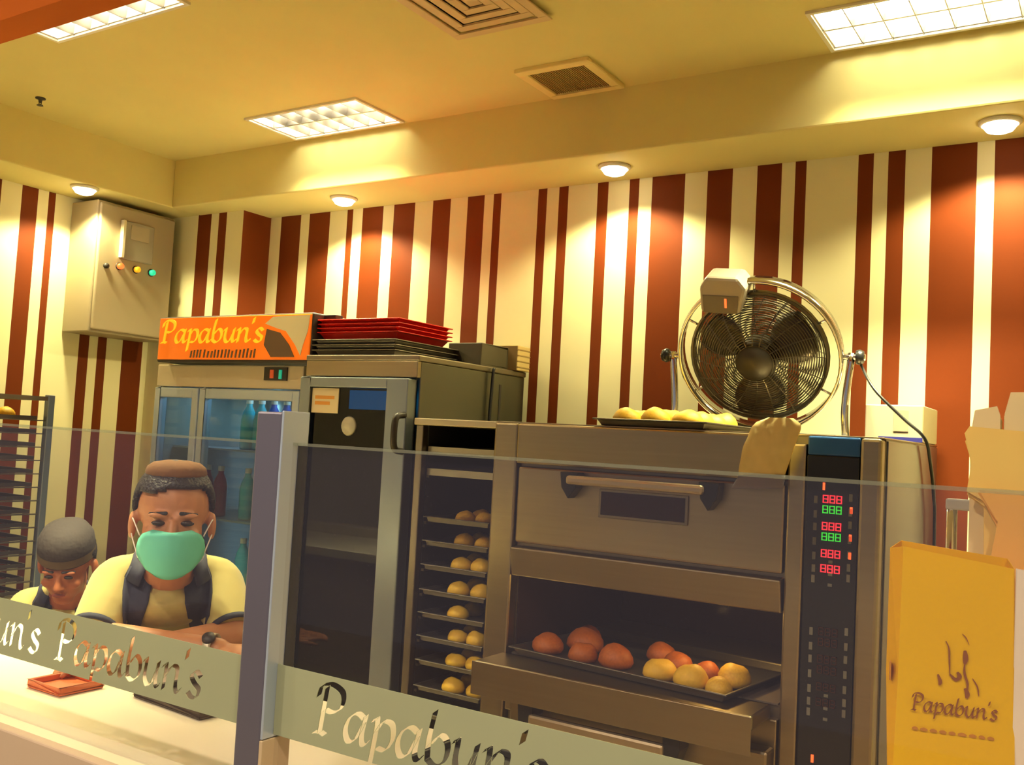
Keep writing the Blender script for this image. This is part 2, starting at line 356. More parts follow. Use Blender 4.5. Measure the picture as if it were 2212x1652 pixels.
def downlight(x, y, label, wallx=0, wally=0, pw=1.0):
    t = thing('downlight', label, 'downlight', (x, y, ZS), 0, 'downlights in the bulkhead')
    MB().lathe([(.044, 0), (.058, 0), (.058, -.006), (.050, -.012), (.044, -.010), (.044, 0)], 28).build('trim_ring', WHITEP, t, True)
    MB().lathe([(0, -.034), (.02, -.033), (.036, -.027), (.045, -.014), (.045, -.002), (0, -.002)], 24).build('lamp', WARM, t, True)
    L = bpy.data.lights.new('downlight_lamp', 'SPOT'); L.energy = SPOT_W*pw; L.color = SPOT; L.spot_size = math.radians(144); L.spot_blend = .4; L.shadow_soft_size = .035
    lo = bpy.data.objects.new('downlight_lamp', L); C.objects.link(lo); lo.parent = t; lo.location = (0, 0, -.04)
    lo.rotation_euler = (wally, wallx, 0)
downlight(-3.80, 2.464, 'downlight in the left bulkhead beside the grey control box', pw=1.1)
downlight(-2.813, 3.02, 'downlight in the back bulkhead above the red trays')
downlight(-1.535, 3.02, 'downlight in the back bulkhead at the middle of the striped wall')
downlight(-.309, 3.02, 'rightmost downlight in the back bulkhead', pw=1.0)

# vent
x0, x1, y0, y1 = VENT
t = thing('ceiling_vent', 'square cream exhaust vent with a fine dark grille in the ceiling', 'vent', ((x0+x1)/2, (y0+y1)/2, ZC))
a, b = (x1-x0)/2, (y1-y0)/2; f = MB()
for q in ((-a, a, -b, -b+.034), (-a, a, b-.034, b), (-a, -a+.034, -b+.034, b-.034), (a-.034, a, -b+.034, b-.034)): f.box(*q, -.014, .003)
f.build('frame', mat('cream_plastic', (.84, .68, .30), .45), t, bev=.004)
g = MB()
for k in range(27):
    x = -a+.036+(2*a-.072)*k/26; g.box(x-.0014, x+.0014, -b+.034, b-.034, -.009, .002)
for k in range(9):
    y = -b+.036+(2*b-.072)*k/8; g.box(-a+.034, a-.034, y-.0012, y+.0012, -.006, .002)
go = g.build('grille', mat('vent_grille', (.36, .25, .09), .5), t); go['kind'] = 'stuff'
MB().box(-a+.03, a-.03, -b+.03, b-.03, .03, .035).build('backing', DARK, t)

# air conditioning diffuser
x0, x1, y0, y1 = ACU
t = thing('air_diffuser', 'square stepped air diffuser in the ceiling at the top edge', 'diffuser', ((x0+x1)/2, (y0+y1)/2, ZC))
a, b = (x1-x0)/2, (y1-y0)/2
for k in range(5):
    f = MB(); A, Bq = a-.036*k, b-.036*k; wd = .030 if k < 4 else min(A, Bq)
    if k < 4:
        z0_, z1_ = -.016+.004*k, .012+.004*k
        for q in ((-A, A, -Bq, -Bq+wd), (-A, A, Bq-wd, Bq), (-A, -A+wd, -Bq+wd, Bq-wd), (A-wd, A, -Bq+wd, Bq-wd)): f.box(*q, z0_, z0_+.006)
        f.build('frame' if k == 0 else 'louvre_ring', mat('diffuser_paint', (.62, .46, .26), .5), t, bev=.002)
    else:
        f.box(-A, A, -Bq, Bq, 0, .006).build('centre_plate', mat('diffuser_paint', (.62, .46, .26), .5), t)
MB().box(-a+.03, a-.03, -b+.03, b-.03, .03, .035).build('backing', mat('diffuser_void', (.14, .085, .04), .6), t)

# sprinkler
t = thing('sprinkler', 'small dark sprinkler head on the ceiling at the left', 'sprinkler', (-3.52, 2.07, ZC)); t.scale = (.62, .62, .62)
MB().lathe([(0, 0), (.03, 0), (.03, -.006), (.012, -.012), (.009, -.03), (0, -.03)], 16).build('body', DARK, t, True)
MB().lathe([(0, -.045), (.018, -.044), (.02, -.048), (0, -.05)], 12).build('deflector', DARK, t)
f = MB(); f.tube([(.009, 0, -.028), (.012, 0, -.038), (.002, 0, -.047)], .003, 6); f.tube([(-.009, 0, -.028), (-.012, 0, -.038), (-.002, 0, -.047)], .003, 6); f.build('arm', DARK, t)

# ------------------------------------------------------------------ control box on the left wall
t = thing('control_box', 'grey wall-mounted electrical control box with meter and coloured lamps', 'control box', (LX, 2.775, 1.872))
B('housing', GREYM, t, .002, .195, -.205, .205, 0, .592, bev=.006)
d = B('door', GREYM, t, .195, .212, -.198, .198, .012, .58, bev=.006)
MB().box(.212, .228, -.085, .075, .345, .52).build('meter_housing', mat('grey_bakelite', (.30, .27, .22), .4), d, bev=.004)
MB().box(.228, .231, -.05, .045, .44, .505).build('meter_window', mat('meter_glass', (.40, .34, .26), .15), d)
MB().box(.212, .236, -.094, -.082, .35, .52).build('hinge_cover', mat('pale_strip', (.7, .62, .45), .4), d)
for y, m_, in ((-.088, LEDO), (0.0, LAMPA), (.082, LAMPT)):
    lp = MB().tube([(.212, y, .31), (.232, y, .31)], .0135, 12).build('indicator_lamp', m_, d, True)
    MB().ring((.214, y, .31), (1, 0, 0), .015, .003, 16, 6).build('bezel', DARK, lp, True)
MB().tube([(.212, -.155, .30), (.224, -.155, .30)], .012, 12).build('lock', DARK, d, True)

# ------------------------------------------------------------------ counter
t = thing('counter', 'long cream-topped counter in front of the staff', 'counter', (0, 0, 0))
B('worktop', TOPM, t, LX+.01, -.315, GY+.062, 1.53, ZW-.04, ZW)
B('kerb', TOPM, t, LX+.01, -.315, GY-.009, GY+.06, ZW-.04, ZT)
B('front_panel', FRONTM, t, LX+.01, -.315, GY-.03, GY-.01, 0.0, ZT+.004)
B('body', FRONTM, t, LX+.01, -.315, GY, 1.46, 0.0, ZW-.042)
t = thing('service_counter', 'deeper cream counter end under the paper bags at the lower right', 'counter', (0, 0, 0))
B('worktop', TOPM, t, -.312, RX-.01, GY-.02, 1.75, ZT-.04, ZT)
B('front_panel', FRONTM, t, -.312, RX-.01, GY-.03, GY-.01, 0.0, ZT+.004)
B('body', FRONTM, t, -.312, RX-.01, GY, 1.70, 0.0, ZT-.042)

def screen(x0, x1, label, texts):
    t = thing('glass_screen', label, 'glass screen', (0, GY+.024, ZT), 0, 'glass screens on the counter')
    MB().box(x0, x1, -.004, .004, 0, 1.475-ZT).build('pane', PANE, t)
    MB().box(x0, x1, -.0042, .0042, 1.475-ZT, 1.479-ZT).build('polished_edge', MATS.get('glass_edge') or glass('glass_edge', (.80, .84, .78), .16, (.62, .60, .48), 1.0), t)  # pale haze paints in the bright line reflected along the top edge
    band = MB().box(x0+.001, x1-.001, -.0055, -.0045, 1.084-ZT, 1.178-ZT).mesh('frosted_band')
    # the words are clear cut-outs in the film
    bo = bpy.data.objects.new('band', band); C.objects.link(bo); cut = MB()
    for wd, x in texts:
        for o in letters(wd, x, -.002, 1.102-ZT, .0425, .038, .006, FROST, None, nib=.27):
            cut.add([v.co for v in o.data.vertices], [p.vertices[:] for p in o.data.polygons]); bpy.data.objects.remove(o)
    co = bpy.data.objects.new('cut', cut.mesh('cut')); C.objects.link(co)
    q = bo.modifiers.new('b', 'BOOLEAN'); q.operation = 'DIFFERENCE'; q.object = co; q.solver = 'EXACT'; q.use_self = True
    dg = bpy.context.evaluated_depsgraph_get(); me = bpy.data.meshes.new_from_object(bo.evaluated_get(dg))
    bpy.data.objects.remove(bo); bpy.data.objects.remove(co)
    link('frosted_band', me, FROST, t)
screen(-2.75, -1.022, 'clear glass counter screen left of the metal post with frosted lettered band', [("Papabun's", -1.465), ("Papabun's", -1.865), ("Papabun's", -2.265)])
screen(-.968, .78, 'clear glass counter screen right of the metal post with frosted lettered band', [("Papabun's", -.888)])
t = thing('glass_post', 'square aluminium post holding the two glass screens', 'post', (-.995, GY+.024, ZT))
B('upright', mat('grey_anodised', (.20, .185, .25), .4, .6), t, -.025, .0235, -.025, .025, .0, .535)
B('side_sheen', ALU, t, .0235, .0275, -.025, .025, .095, .537, bev=.001)  # paler bluish face paints in light reflected on this side of the post
B('slot', BLACK, t, .0275, .0285, .006, .024, .096, .49, bev=0)
B('base_reflection', mat('beige_reflection', (.6, .45, .28), .4), t, .0235, .0295, -.026, .026, 0, .094, bev=.001)  # beige piece paints in the reflection at the foot of the post

# things lying on the worktop behind the glass
def flat_tray(label, x, y, lx, ly, mt_, rz):
    a, b = lx/2, ly/2; t = thing('serving_tray', label, 'tray', (x, y, ZW), rz)
    MB().box(-a, a, -b, b, .001, .006).build('tray_base', mt_, t, bev=.002); f = MB()
    for q in ((-a, a, -b, -b+.006), (-a, a, b-.006, b), (-a, -a+.006, -b, b), (a-.006, a, -b, b)): f.box(*q, .006, .018)
    f.build('tray_rim', mt_, t, bev=.002)
flat_tray('dark brown tray on the worktop under the left glass lettering', -1.56, 1.375, .22, .20, mat('dark_lid', (.07, .045, .035), .5), -.08)
flat_tray('orange-red tray on the worktop left of the dark brown tray', -1.83, 1.235, .11, .10, mat('orange_red_plastic', (.60, .13, .03), .4), .0)
flat_tray('black tray on the worktop right of the metal post', -.86, 1.38, .30, .18, mat('black_lid', (.03, .028, .03), .5), 0)

# ------------------------------------------------------------------ tray trolley at the far left
t = thing('tray_trolley', 'tall wire tray trolley at the far left edge against the striped wall', 'trolley', (-3.80, 1.99, 0))
for x in (-.2, .2):
    for y in (-.27, .27):
        B('post', mat('blue_grey_steel', (.30, .35, .42), .35, .8), t, x-.014, x+.014, y-.014, y+.014, .08, 1.575)
        MB().lathe([(0, .0), (.02, .01), (.028, .035), (.02, .06), (.008, .08), (0, .085)], 12, Matrix.Translation((x, y, 0))).build('caster', BLACK, t, True)
for z in (1.56, .10):
    f = MB()
    for y in (-.27, .27): f.box(-.2, .2, y-.008, y+.008, z-.008, z+.008)
    for x in (-.2, .2): f.box(x-.008, x+.008, -.27, .27, z-.008, z+.008)
    f.build('rail_frame', STEELD, t)
tz = [1.487-.0525*k for k in range(18)]
f = MB()
for z in tz:
    for x in (-.2, .2): f.box(x-.016, x+.004 if x > 0 else x+.016, -.26, .26, z-.016, z-.012)
f.build('tray_runners', STEELD, t)['kind'] = 'stuff'
wt = MB()
for y in (-.235, .235): wt.box(-.175, .175, y-.003, y+.003, -.002, .012)
for x in (-.175, .175): wt.box(x-.003, x+.003, -.235, .235, -.002, .012)
for k in range(14): y = -.22+.44*k/13; wt.box(-.175, .175, y-.0012, y+.0012, -.002, 0)
for k in range(4): x = -.14+.28*k/3; wt.box(x-.0012, x+.0012, -.235, .235, -.003, -.001)
wme = wt.mesh('wire_tray')
ORD = ['topmost', 'second', 'third', 'fourth', 'fifth', 'sixth', 'seventh', 'eighth', 'ninth', 'tenth', 'eleventh', 'twelfth', 'thirteenth', 'fourteenth', 'fifteenth', 'sixteenth', 'seventeenth', 'eighteenth']
for k, z in enumerate(tz):
    o = link('wire_tray', wme, mat('tray_wire', (.17, .15, .14), .4, .8)); o.location = (-3.80, 1.99, z-.0095)
    tag(o, '%s wire tray%s in the far left trolley' % (ORD[k], '' if k == 0 else ' from the top'), 'tray', 'wire trays in the far left trolley')

# ------------------------------------------------------------------ buns
def bun_mesh(seed, d=1.0):
    rnd = random.Random(seed); mb = MB(); prof = [(0, 0), (.30, 0), (.43, .04), (.5, .16), (.48, .30), (.40, .44), (.26, .545), (.12, .59), (0, .60)]
    n = 18; vs = []; fs = []; L = len(prof); sx = rnd.uniform(.94, 1.06); off = rnd.uniform(0, 50)
    for i in range(n):
        a = 2*math.pi*i/n
        for r, z in prof:
            k = 1+.07*noise.noise(V((math.cos(a)*1.5+off, math.sin(a)*1.5, z*3)))
            vs.append((r*k*math.cos(a)*sx, r*k*math.sin(a)/sx, z*(1+.1*noise.noise(V((math.cos(a)*r*3+off, math.sin(a)*r*3, 9))))))
    for i in range(n):
        for j in range(L-1): fs.append((i*L+j, ((i+1) % n)*L+j, ((i+1) % n)*L+j+1, i*L+j+1))
    return mb.add(vs, fs).mesh('bun')
BM = {}
for nm, mt_ in (('y', BUN_Y), ('p', BUN_P), ('o', BUN_O)):
    for k in range(3):
        me = bun_mesh(k*7+len(nm)); me.materials.append(mt_); me.polygons.foreach_set('use_smooth', [True]*len(me.polygons)); BM[nm, k] = me
def bun(x, y, z, d, kind, label, group):
    k = random.randrange(3); o = bpy.data.objects.new('bun', BM[kind, k]); C.objects.link(o)
    o.location = (x, y, z); o.scale = (d, d, d*random.uniform(.95, 1.12)); o.rotation_euler = (0, 0, random.uniform(0, 6.28))
    return tag(o, label, 'bun', group)
for y, lb in ((2.04, 'nearer'), (2.13, 'farther')):
    bun(-3.68, y, tz[0]-.0085, .072, 'y', lb+' golden bun on the topmost wire tray of the far left trolley', 'buns in the far left trolley')
bun(-3.68, 2.06, tz[12]-.0085, .07, 'y', 'golden bun on a low wire tray of the far left trolley', 'buns in the far left trolley')

# ------------------------------------------------------------------ drinks cooler with lit header
X0, X1, Y0, Y1 = -3.385, -2.555, 2.62, 3.16
t = thing('drinks_cooler', 'upright drinks cooler with glass doors under an orange header sign', 'cooler', ((X0+X1)/2, (Y0+Y1)/2, 0))
a, b = (X1-X0)/2, (Y1-Y0)/2
f = MB(); f.box(-a, -a+.03, -b, b, 0, 1.72); f.box(a-.03, a, -b, b, 0, 1.72); f.box(-a+.03, a-.03, b-.03, b, 0, 1.72); f.box(-a+.03, a-.03, -b, b-.03, 1.66, 1.72); f.box(-a+.03, a-.03, -b, b-.03, 0, .25)
f.build('body', INNER, t, bev=.004)
for z in (.55, .84, 1.12, 1.40): B('shelf', mat('shelf_wire', (.4, .42, .42), .4, .4), t, -a+.032, a-.032, -b+.05, b-.05, z-.008, z, bev=0)
B('light_strip', COOLS, t, -a+.14, -a+.155, b-.045, b-.035, .4, 1.6, bev=0)
B('fascia', mat('beige_enamel', (.62, .52, .36), .4, .2), t, -a, a, -b-.03, -b, 1.64, 1.73, bev=.004)
def door(xa, xb, nm):
    d = MB(); s = .034
    d.box(xa, xa+s, -b-.04, -b-.004, .25, 1.635); d.box(xb-s, xb, -b-.04, -b-.004, .25, 1.635); d.box(xa+s, xb-s, -b-.04, -b-.004, 1.595, 1.635); d.box(xa+s, xb-s, -b-.04, -b-.004, .25, .30)
    d = d.build('door', ALU, t, bev=.004)
    MB().box(xa+s, xb-s, -b-.026, -b-.020, .30, 1.595).build('door_glass', DOORG, d)
    MB().box(xb-s+.006, xb-.006, -b-.07, -b-.04, .9, 1.2).build('handle', DARK, d, bev=.004) if nm else None
door(-a+.004, -a+.27, 0); door(-a+.278, a-.004, 1)
h = MB().box(-a+.06, a+.085, -b-.085, -b+.10, 1.735, 1.918).build('header_housing', DARK, t, bev=.006)
MB().box(-a+.072, a+.08, -b-.092, -b-.085, 1.745, 1.912).build('sign_face', SIGNO, h, bev=.002)
letters("Papabun's", -a+.10, -b-.0925, 1.812, .070, .052, .003, SIGNY, h, nib=.25)
k = 0; x = -a+.27
while x < a-.19:
    hh = random.uniform(.026, .036); MB().prism([(x, 1.752), (x+.008, 1.752), (x+.013, 1.752+hh), (x+.005, 1.752+hh)], -b-.0945, -b-.0925).build('tagline_stroke', SIGNB, h); x += random.uniform(.017, .024)
MB().prism([(a-.15, 1.88), (a-.11, 1.905), (a+.076, 1.908), (a+.07, 1.85), (a+.05, 1.80), (a+.04, 1.76), (a+.01, 1.80), (a-.04, 1.85), (a-.09, 1.862)], -b-.0945, -b-.0925).build('cream_patch', SIGNC, h)
MB().prism([(a-.14, 1.86), (a-.07, 1.845), (a-.02, 1.80), (a+.01, 1.755), (a-.11, 1.755), (a-.15, 1.80)], -b-.0945, -b-.0925).build('brown_patch', SIGNB, h)
MB().box(a-.2, a-.08, -b-.036, -b-.03, 1.672, 1.722).build('switch_plate', DARK, t)
MB().box(a-.165, a-.148, -b-.040, -b-.036, 1.68, 1.712).build('red_switch', mat('red_switch', (.5, .07, .02), .4, emit=(.7, .1, .02), es=.3), t)
MB().box(a-.118, a-.105, -b-.040, -b-.036, 1.678, 1.712).build('green_switch', mat('green_switch', (.02, .35, .2), .4, emit=(.01, .6, .35), es=.4), t)
L = bpy.data.lights.new('cooler_lamp', 'AREA'); L.shape = 'RECTANGLE'; L.size = .6; L.size_y = .1; L.energy = 1.0; L.color = (.45, .8, 1)
lo = bpy.data.objects.new('cooler_lamp', L); C.objects.link(lo); lo.parent = t; lo.location = (0, -b+.15, 1.65)
bprof = [(0, 0), (.027, 0), (.03, .006), (.03, .12), (.024, .15), (.012, .175), (.012, .195), (0, .195)]
cprof = [(.0135, .185), (.0135, .205), (0, .205)]
bodyme, capme = {}, MB().lathe(cprof, 14).mesh('cap'); capme.materials.append(WHITEP)
for nm, mt_ in (('cyan', CYAN), ('blue', BLUEB), ('crimson', REDB)):
    me = MB().lathe(bprof, 16).mesh('bottle_body'); me.materials.append(mt_); me.polygons.foreach_set('use_smooth', [True]*len(me.polygons)); bodyme[nm] = me
def bottle(col, x, y, z, where):
    r = thing('bottle', '%s bottle %s in the drinks cooler' % (col, where), 'bottle', (x, y, z), 0, 'bottles in the drinks cooler')
    for nm, me in (('bottle_body', bodyme[col]), ('cap', capme)):
        o = bpy.data.objects.new(nm, me); C.objects.link(o); o.parent = r
cx = (X0+X1)/2
for k, (col, dx) in enumerate([('cyan', -.02), ('cyan', .05), ('blue', .12), ('blue', .19), ('cyan', .26), ('blue', .33)]):
    bottle(col, cx+dx, 2.74, 1.401, '%s from the left on the top shelf' % ORD[k].replace('topmost', 'first'))
for k, (col, dx) in enumerate([('crimson', -.24), ('crimson', -.16), ('cyan', .0), ('blue', .1), ('blue', .18), ('cyan', .27)]):
    bottle(col, cx+dx, 2.74, 1.121, '%s from the left on the second shelf' % ORD[k].replace('topmost', 'first'))
for k, (col, dx) in enumerate([('crimson', -.25), ('cyan', .0), ('cyan', .1), ('blue', .25)]):
    bottle(col, cx+dx, 2.74, .841, '%s from the left on the third shelf' % ORD[k].replace('topmost', 'first'))

# ------------------------------------------------------------------ tall steel holding cabinet
X0, X1, Y0, Y1 = -2.455, -1.955, 2.5, 3.17
t = thing('holding_cabinet', 'tall stainless steel cabinet with a dark glass door under red trays', 'cabinet', ((X0+X1)/2, (Y0+Y1)/2, 0))
a, b = (X1-X0)/2, (Y1-Y0)/2
f = MB(); f.box(-a, -a+.02, -b+.02, b, .1, 1.74); f.box(a-.02, a, -b+.02, b, .1, 1.74); f.box(-a+.02, a-.02, b-.02, b, .1, 1.74); f.box(-a+.02, a-.02, -b+.02, b-.02, .1, .13); f.box(-a+.02, a-.02, -b+.02, b-.02, 1.68, 1.74)
f.build('body', mat('cabinet_steel', (.19, .185, .15), .38, 1.0, var=.1, scale=3), t, bev=.004)
B('top_panel', STEELD, t, -a-.004, a+.004, -b, b+.004, 1.74, 1.76, bev=.004)
B('front_header', STEEL, t, -a, a, -b, -b+.02, 1.685, 1.74)
B('side_seam', DARK, t, a, a+.0015, .16, .172, .2, 1.70, bev=0)
for x in (-a+.05, a-.05):
    for y in (-b+.06, b-.06): MB().lathe([(0, 0), (.02, 0), (.022, .03), (.012, .1), (0, .1)], 12, Matrix.Translation((x, y, 0))).build('foot', BLACK, t, True)
d = MB(); d.box(-a+.005, -a+.05, -b-.03, -b+.018, .14, 1.68); d.box(a-.10, a-.012, -b-.03, -b+.018, .14, 1.68); d.box(-a+.05, a-.10, -b-.03, -b+.018, 1.645, 1.68); d.box(-a+.05, a-.10, -b-.03, -b+.018, .14, .2)
d = d.build('door', mat('blue_steel', (.30, .34, .38), .34, .8, var=.06), t, bev=.004)
MB().box(-a+.05, a-.10, -b-.014, -b-.008, .2, 1.645).build('door_glass', DARKG, d)
hd = MB().tube(spline([(a-.02, -b-.03, 1.56), (a-.02, -b-.07, 1.55), (a-.02, -b-.078, 1.50), (a-.02, -b-.07, 1.45), (a-.02, -b-.03, 1.44)]), .011, 10).build('handle', DARK, d, True)
MB().box(-a+.055, -a+.178, -b-.018, -b-.0142, 1.556, 1.642).build('notice', mat('notice_paper', (.82, .68, .42), .7), d)
for z, wd in ((1.61, .09), (1.59, .07)): MB().box(-a+.07, -a+.07+wd, -b-.0186, -b-.018, z-.006, z+.006).build('notice_line', mat('orange_ink', (.75, .33, .06), .7), d)
MB().lathe([(0, .006), (.03, .005), (.034, 0), (0, 0)], 20, Matrix.Translation((-.02, -b-.014, 1.515)) @ Matrix.Rotation(math.pi/2, 4, 'X')).build('thermometer', mat('dial_face', (.55, .52, .42), .3), d, True)
B('blue_reflection_strip', BLUEGLOW, t, -.065, a-.105, -b+.03, -b+.05, 1.575, 1.640, bev=0)  # glowing strip added for the blue reflection on the door glass
f = MB()
for z in (.55, .68): f.box(-a+.03, a-.03, -b+.06, b-.08, z-.004, z)
f.build('shelf', STEELD, t)
bun(-2.20, 2.66, .6805, .10, 'p', 'pale bun glimpsed behind the dark cabinet glass', None)

# trays and boxes on the cabinet
def open_tray(name, label, cat, loc, lx, ly, hh, mt_, rz=0, group=None, flare=.012):
    mb = MB(); a, b = lx/2, ly/2
    def loop(e, z): return [V((-a+e, -b+e, z)), V((a-e, -b+e, z)), V((a-e, b-e, z)), V((-a+e, b-e, z))]
    rings = [loop(flare, 0), loop(0, hh), loop(-.008, hh), loop(-.008, hh-.004), loop(.002, hh-.004), loop(flare+.003, .003)]
    vs = [v for r in rings for v in r]; fs = [(3, 2, 1, 0), (20, 21, 22, 23)]
    for i in range(5):
        for k in range(4): fs.append((i*4+k, i*4+(k+1) % 4, i*4+4+(k+1) % 4, i*4+4+k))
    # loops run outside up, over the rim and back down inside
    o = mb.add(vs, fs).build(name, mt_); o.location = loc; o.rotation_euler = (0, 0, rz); bevel(o, .002, 2)
    return tag(o, label, cat, group)
for k in range(3):
    open_tray('baking_tray', ['lowest dark baking tray under the red trays on the steel cabinet', 'middle dark baking tray of the pile under the red trays', 'upper dark baking tray directly beneath the red trays'][k], 'tray', (-2.27, 2.715, 1.7605+k*.018), .37, .36, .022, TRAYM, 0, 'dark trays on the steel cabinet')
for k in range(4):
    open_tray('serving_tray', '%s red plastic serving tray in the pile on the steel cabinet' % ['lowest', 'second lowest', 'third lowest', 'topmost'][k], 'tray', (-2.285, 2.715, 1.8195+k*.015), .37, .30, .030, REDP, 0, 'red trays on the steel cabinet', .02)
o = MB().box(-.03, .03, -.02, .02, 0, .02).build('black_clip', BLACK, bev=.004); o.location = (-2.435, 2.60, 1.8950); tag(o, 'small black clip on the left corner of the red trays', 'clip')
t = thing('crate', 'dark shallow crate on the steel cabinet behind the red trays', 'crate', (-2.055, 2.985, 1.7605))
f = MB(); f.box(-.07, .08, -.09, .09, 0, .006)
for q in ((-.07, .08, -.09, -.084), (-.07, .08, .084, .09), (-.07, -.064, -.084, .084), (.074, .08, -.084, .084)): f.box(*q, .006, .085)
f.build('body', mat('dark_crate', (.07, .055, .03), .5, var=.3), t, bev=.003)
MB().box(-.066, .076, .0845, .092, .03, .06).build('label_strip', BOXB, t)
# flat boxes bridging the cabinet top and the rack
t = thing('carton', 'yellowish cardboard carton on the back corner of the steel cabinet', 'carton', (-1.985, 3.125, 1.7605))
B('body', BOXB, t, -.115, .05, -.045, .045, 0, .095)
for k in range(4): MB().box(.05, .0512, -.045, .045, .012+.022*k, .016+.022*k).build('fold_line', mat('card_line', (.30, .19, .06), .8), t)  # darker lines across the side of the carton
B('end_flap', mat('card_dark', (.24, .15, .05), .8), t, -.112, .048, -.047, -.045, .002, .093, bev=0)
o = MB().tube(spline([(-1.940, 2.93, 1.755), (-1.940, 2.925, 1.72), (-1.943, 2.92, 1.5), (-1.943, 2.93, 1.2), (-1.943, 2.93, .1)]), .006, 6).build('power_cable', BLACK, None, True); tag(o, 'black power cable hanging down the side of the steel cabinet', 'cable')

# ------------------------------------------------------------------ bun rack beside the oven
X0, X1, Y0, Y1 = -1.915, -1.585, 2.46, 2.92
t = thing('bun_rack', 'narrow steel rack of bun trays between the cabinet and the oven', 'rack', ((X0+X1)/2, (Y0+Y1)/2, 0))
a, b = (X1-X0)/2, (Y1-Y0)/2
for x in (-1, 1):
    for y in (-1, 1): B('post', STEELD, t, x*a-.014*(x > 0)*2 if x > 0 else -a, a if x > 0 else -a+.028, y*b-.028 if y > 0 else -b, b if y > 0 else -b+.028, .02, 1.53)
B('top_panel', mat('beige_steel', (.60, .52, .36), .4, .5), t, -a-.006, a+.006, -b-.006, b+.006, 1.53, 1.552)
B('back_panel', DARK, t, -a+.03, a-.03, b-.012, b-.004, .02, 1.53, bev=0)
B('side_panel', DARK, t, a-.0295, a-.0275, -b+.03, b-.03, .02, 1.53, bev=0); B('side_panel', DARK, t, -a+.0275, -a+.0295, -b+.03, b-.03, .02, 1.53, bev=0)
rows = [1.228, 1.153, 1.078, 1.0, .928, .855, .78, .70, .62]
f = MB()
for z in rows+[1.445, 1.375]:
    for x in (-a+.03, a-.04): f.box(x, x+.01, -b+.03, b-.03, z-.012, z-.004)
f.build('tray_runners', STEELD, t)['kind'] = 'stuff'
for k, z in enumerate([1.445, 1.375]):
    g = MB()
    for y in (-.2, .18): g.box(-a+.033, a-.033, y-.004, y+.004, z-.004, z+.018)
    for x in (-a+.037, a-.037): g.box(x-.004, x+.004, -.2, .18, z-.004, z+.018)
    for q in range(12): x = -a+.04+(2*a-.08)*q/11; g.box(x-.0015, x+.0015, -.2, .18, z-.003, z)
    o = g.build('wire_shelf', mat('pale_wire', (.40, .36, .27), .4, .6)); o.location = ((X0+X1)/2, (Y0+Y1)/2, .0005)
    tag(o, '%s empty wire shelf at the top of the bun rack' % ('upper' if k == 0 else 'lower'), 'wire shelf', 'wire shelves in the bun rack')
for k, z in enumerate(rows):
    open_tray('bun_tray', '%s bun tray%s in the steel bun rack' % (ORD[k], '' if k == 0 else ' from the top'), 'tray', ((X0+X1)/2, (Y0+Y1)/2-.01, z-.0035), .238, .40, .018, mat('rack_tray', (.20, .18, .15), .4, .7), 0, 'trays in the bun rack', .004)
    if k > 7: continue
    for c_, x in enumerate((-1.752, -1.672)):
        if k == 4 and c_ == 1: continue
        for r_, y in enumerate((2.53, 2.62)):
            bun(x+random.uniform(-.004, .004)-(.006*(k > 1)), y+random.uniform(-.006, .006), z, .072 if k > 1 else .066, 'y' if k < 2 else 'p',
                '%s %s bun on the %s tray of the bun rack' % (['front', 'rear'][r_], ['left', 'right'][c_], ORD[k]), 'buns in the bun rack')

# ------------------------------------------------------------------ deck oven
X0, X1, Y0, Y1, ZO = -1.566, -.476, 2.40, 3.17, 1.548
OX, OY = (X0+X1)/2, Y0
t = thing('deck_oven', 'large stainless steel deck oven with black control panel and open middle deck', 'oven', (0, 0, 0))
DX0, DX1 = -1.482, -.70
f = MB(); f.box(DX1, X1, Y0+.03, Y1, .12, ZO); f.box(X0, DX0, Y0+.03, Y1, .12, ZO)      # side blocks
f.box(DX0, DX1, Y1-.03, Y1, .12, ZO); f.box(DX0, DX1, Y0+.012, Y1-.03, 1.11, ZO); f.box(DX0, DX1, Y0+.012, Y1-.03, .12, .885)
f.build('body', STEELD, t)
B('top_panel', STEEL, t, X0-.003, X1+.003, Y0-.004, Y1, ZO, ZO+.004, bev=.001)
B('side_panel', mat('side_steel', (.27, .265, .26), .28, 1.0, var=.08, scale=3), t, X1, X1+.004, Y0+.04, Y1-.01, .14, ZO-.004, bev=.001)
B('stile', STEEL, t, X0, DX0-.004, Y0-.012, Y0+.03, .12, ZO, bev=.006)
B('stile', STEEL, t, DX1+.004, -.652, Y0-.012, Y0+.03, .12, ZO-.02, bev=.006)
B('stile', STEEL, t, -.525, X1, Y0-.016, Y0+.03, .12, ZO, bev=.008)
B('hood_panel', STEEL, t, DX0, DX1, Y0-.022, Y0+.012, 1.432, ZO, bev=.006)
d = B('upper_door', STEEL, t, DX0+.002, DX1-.002, Y0-.008, Y0+.012, 1.205, 1.424, bev=.006)
MB().box(-1.212, -.952, Y0-.014, Y0-.008, 1.30, 1.378).build('window_frame', STEELD, d, bev=.002)
MB().box(-1.204, -.96, Y0-.016, Y0-.013, 1.308, 1.371).build('window_pane', mat('dark_window', (.035, .015, .012), .15), d)
hb = MB().box(-1.292, -.895, Y0-.066, Y0-.046, 1.385, 1.41).build('handle_bar', mat('handle_steel', (.58, .46, .30), .35, .8), d, bev=.008)
for x in (-1.29, -.885):
    MB().prism([(x-.028, 1.418), (x+.028, 1.418), (x+.022, 1.375), (x, 1.345), (x-.022, 1.375)], Y0-.05, Y0-.008).build('handle_bracket', BLACK, hb, bev=.003)
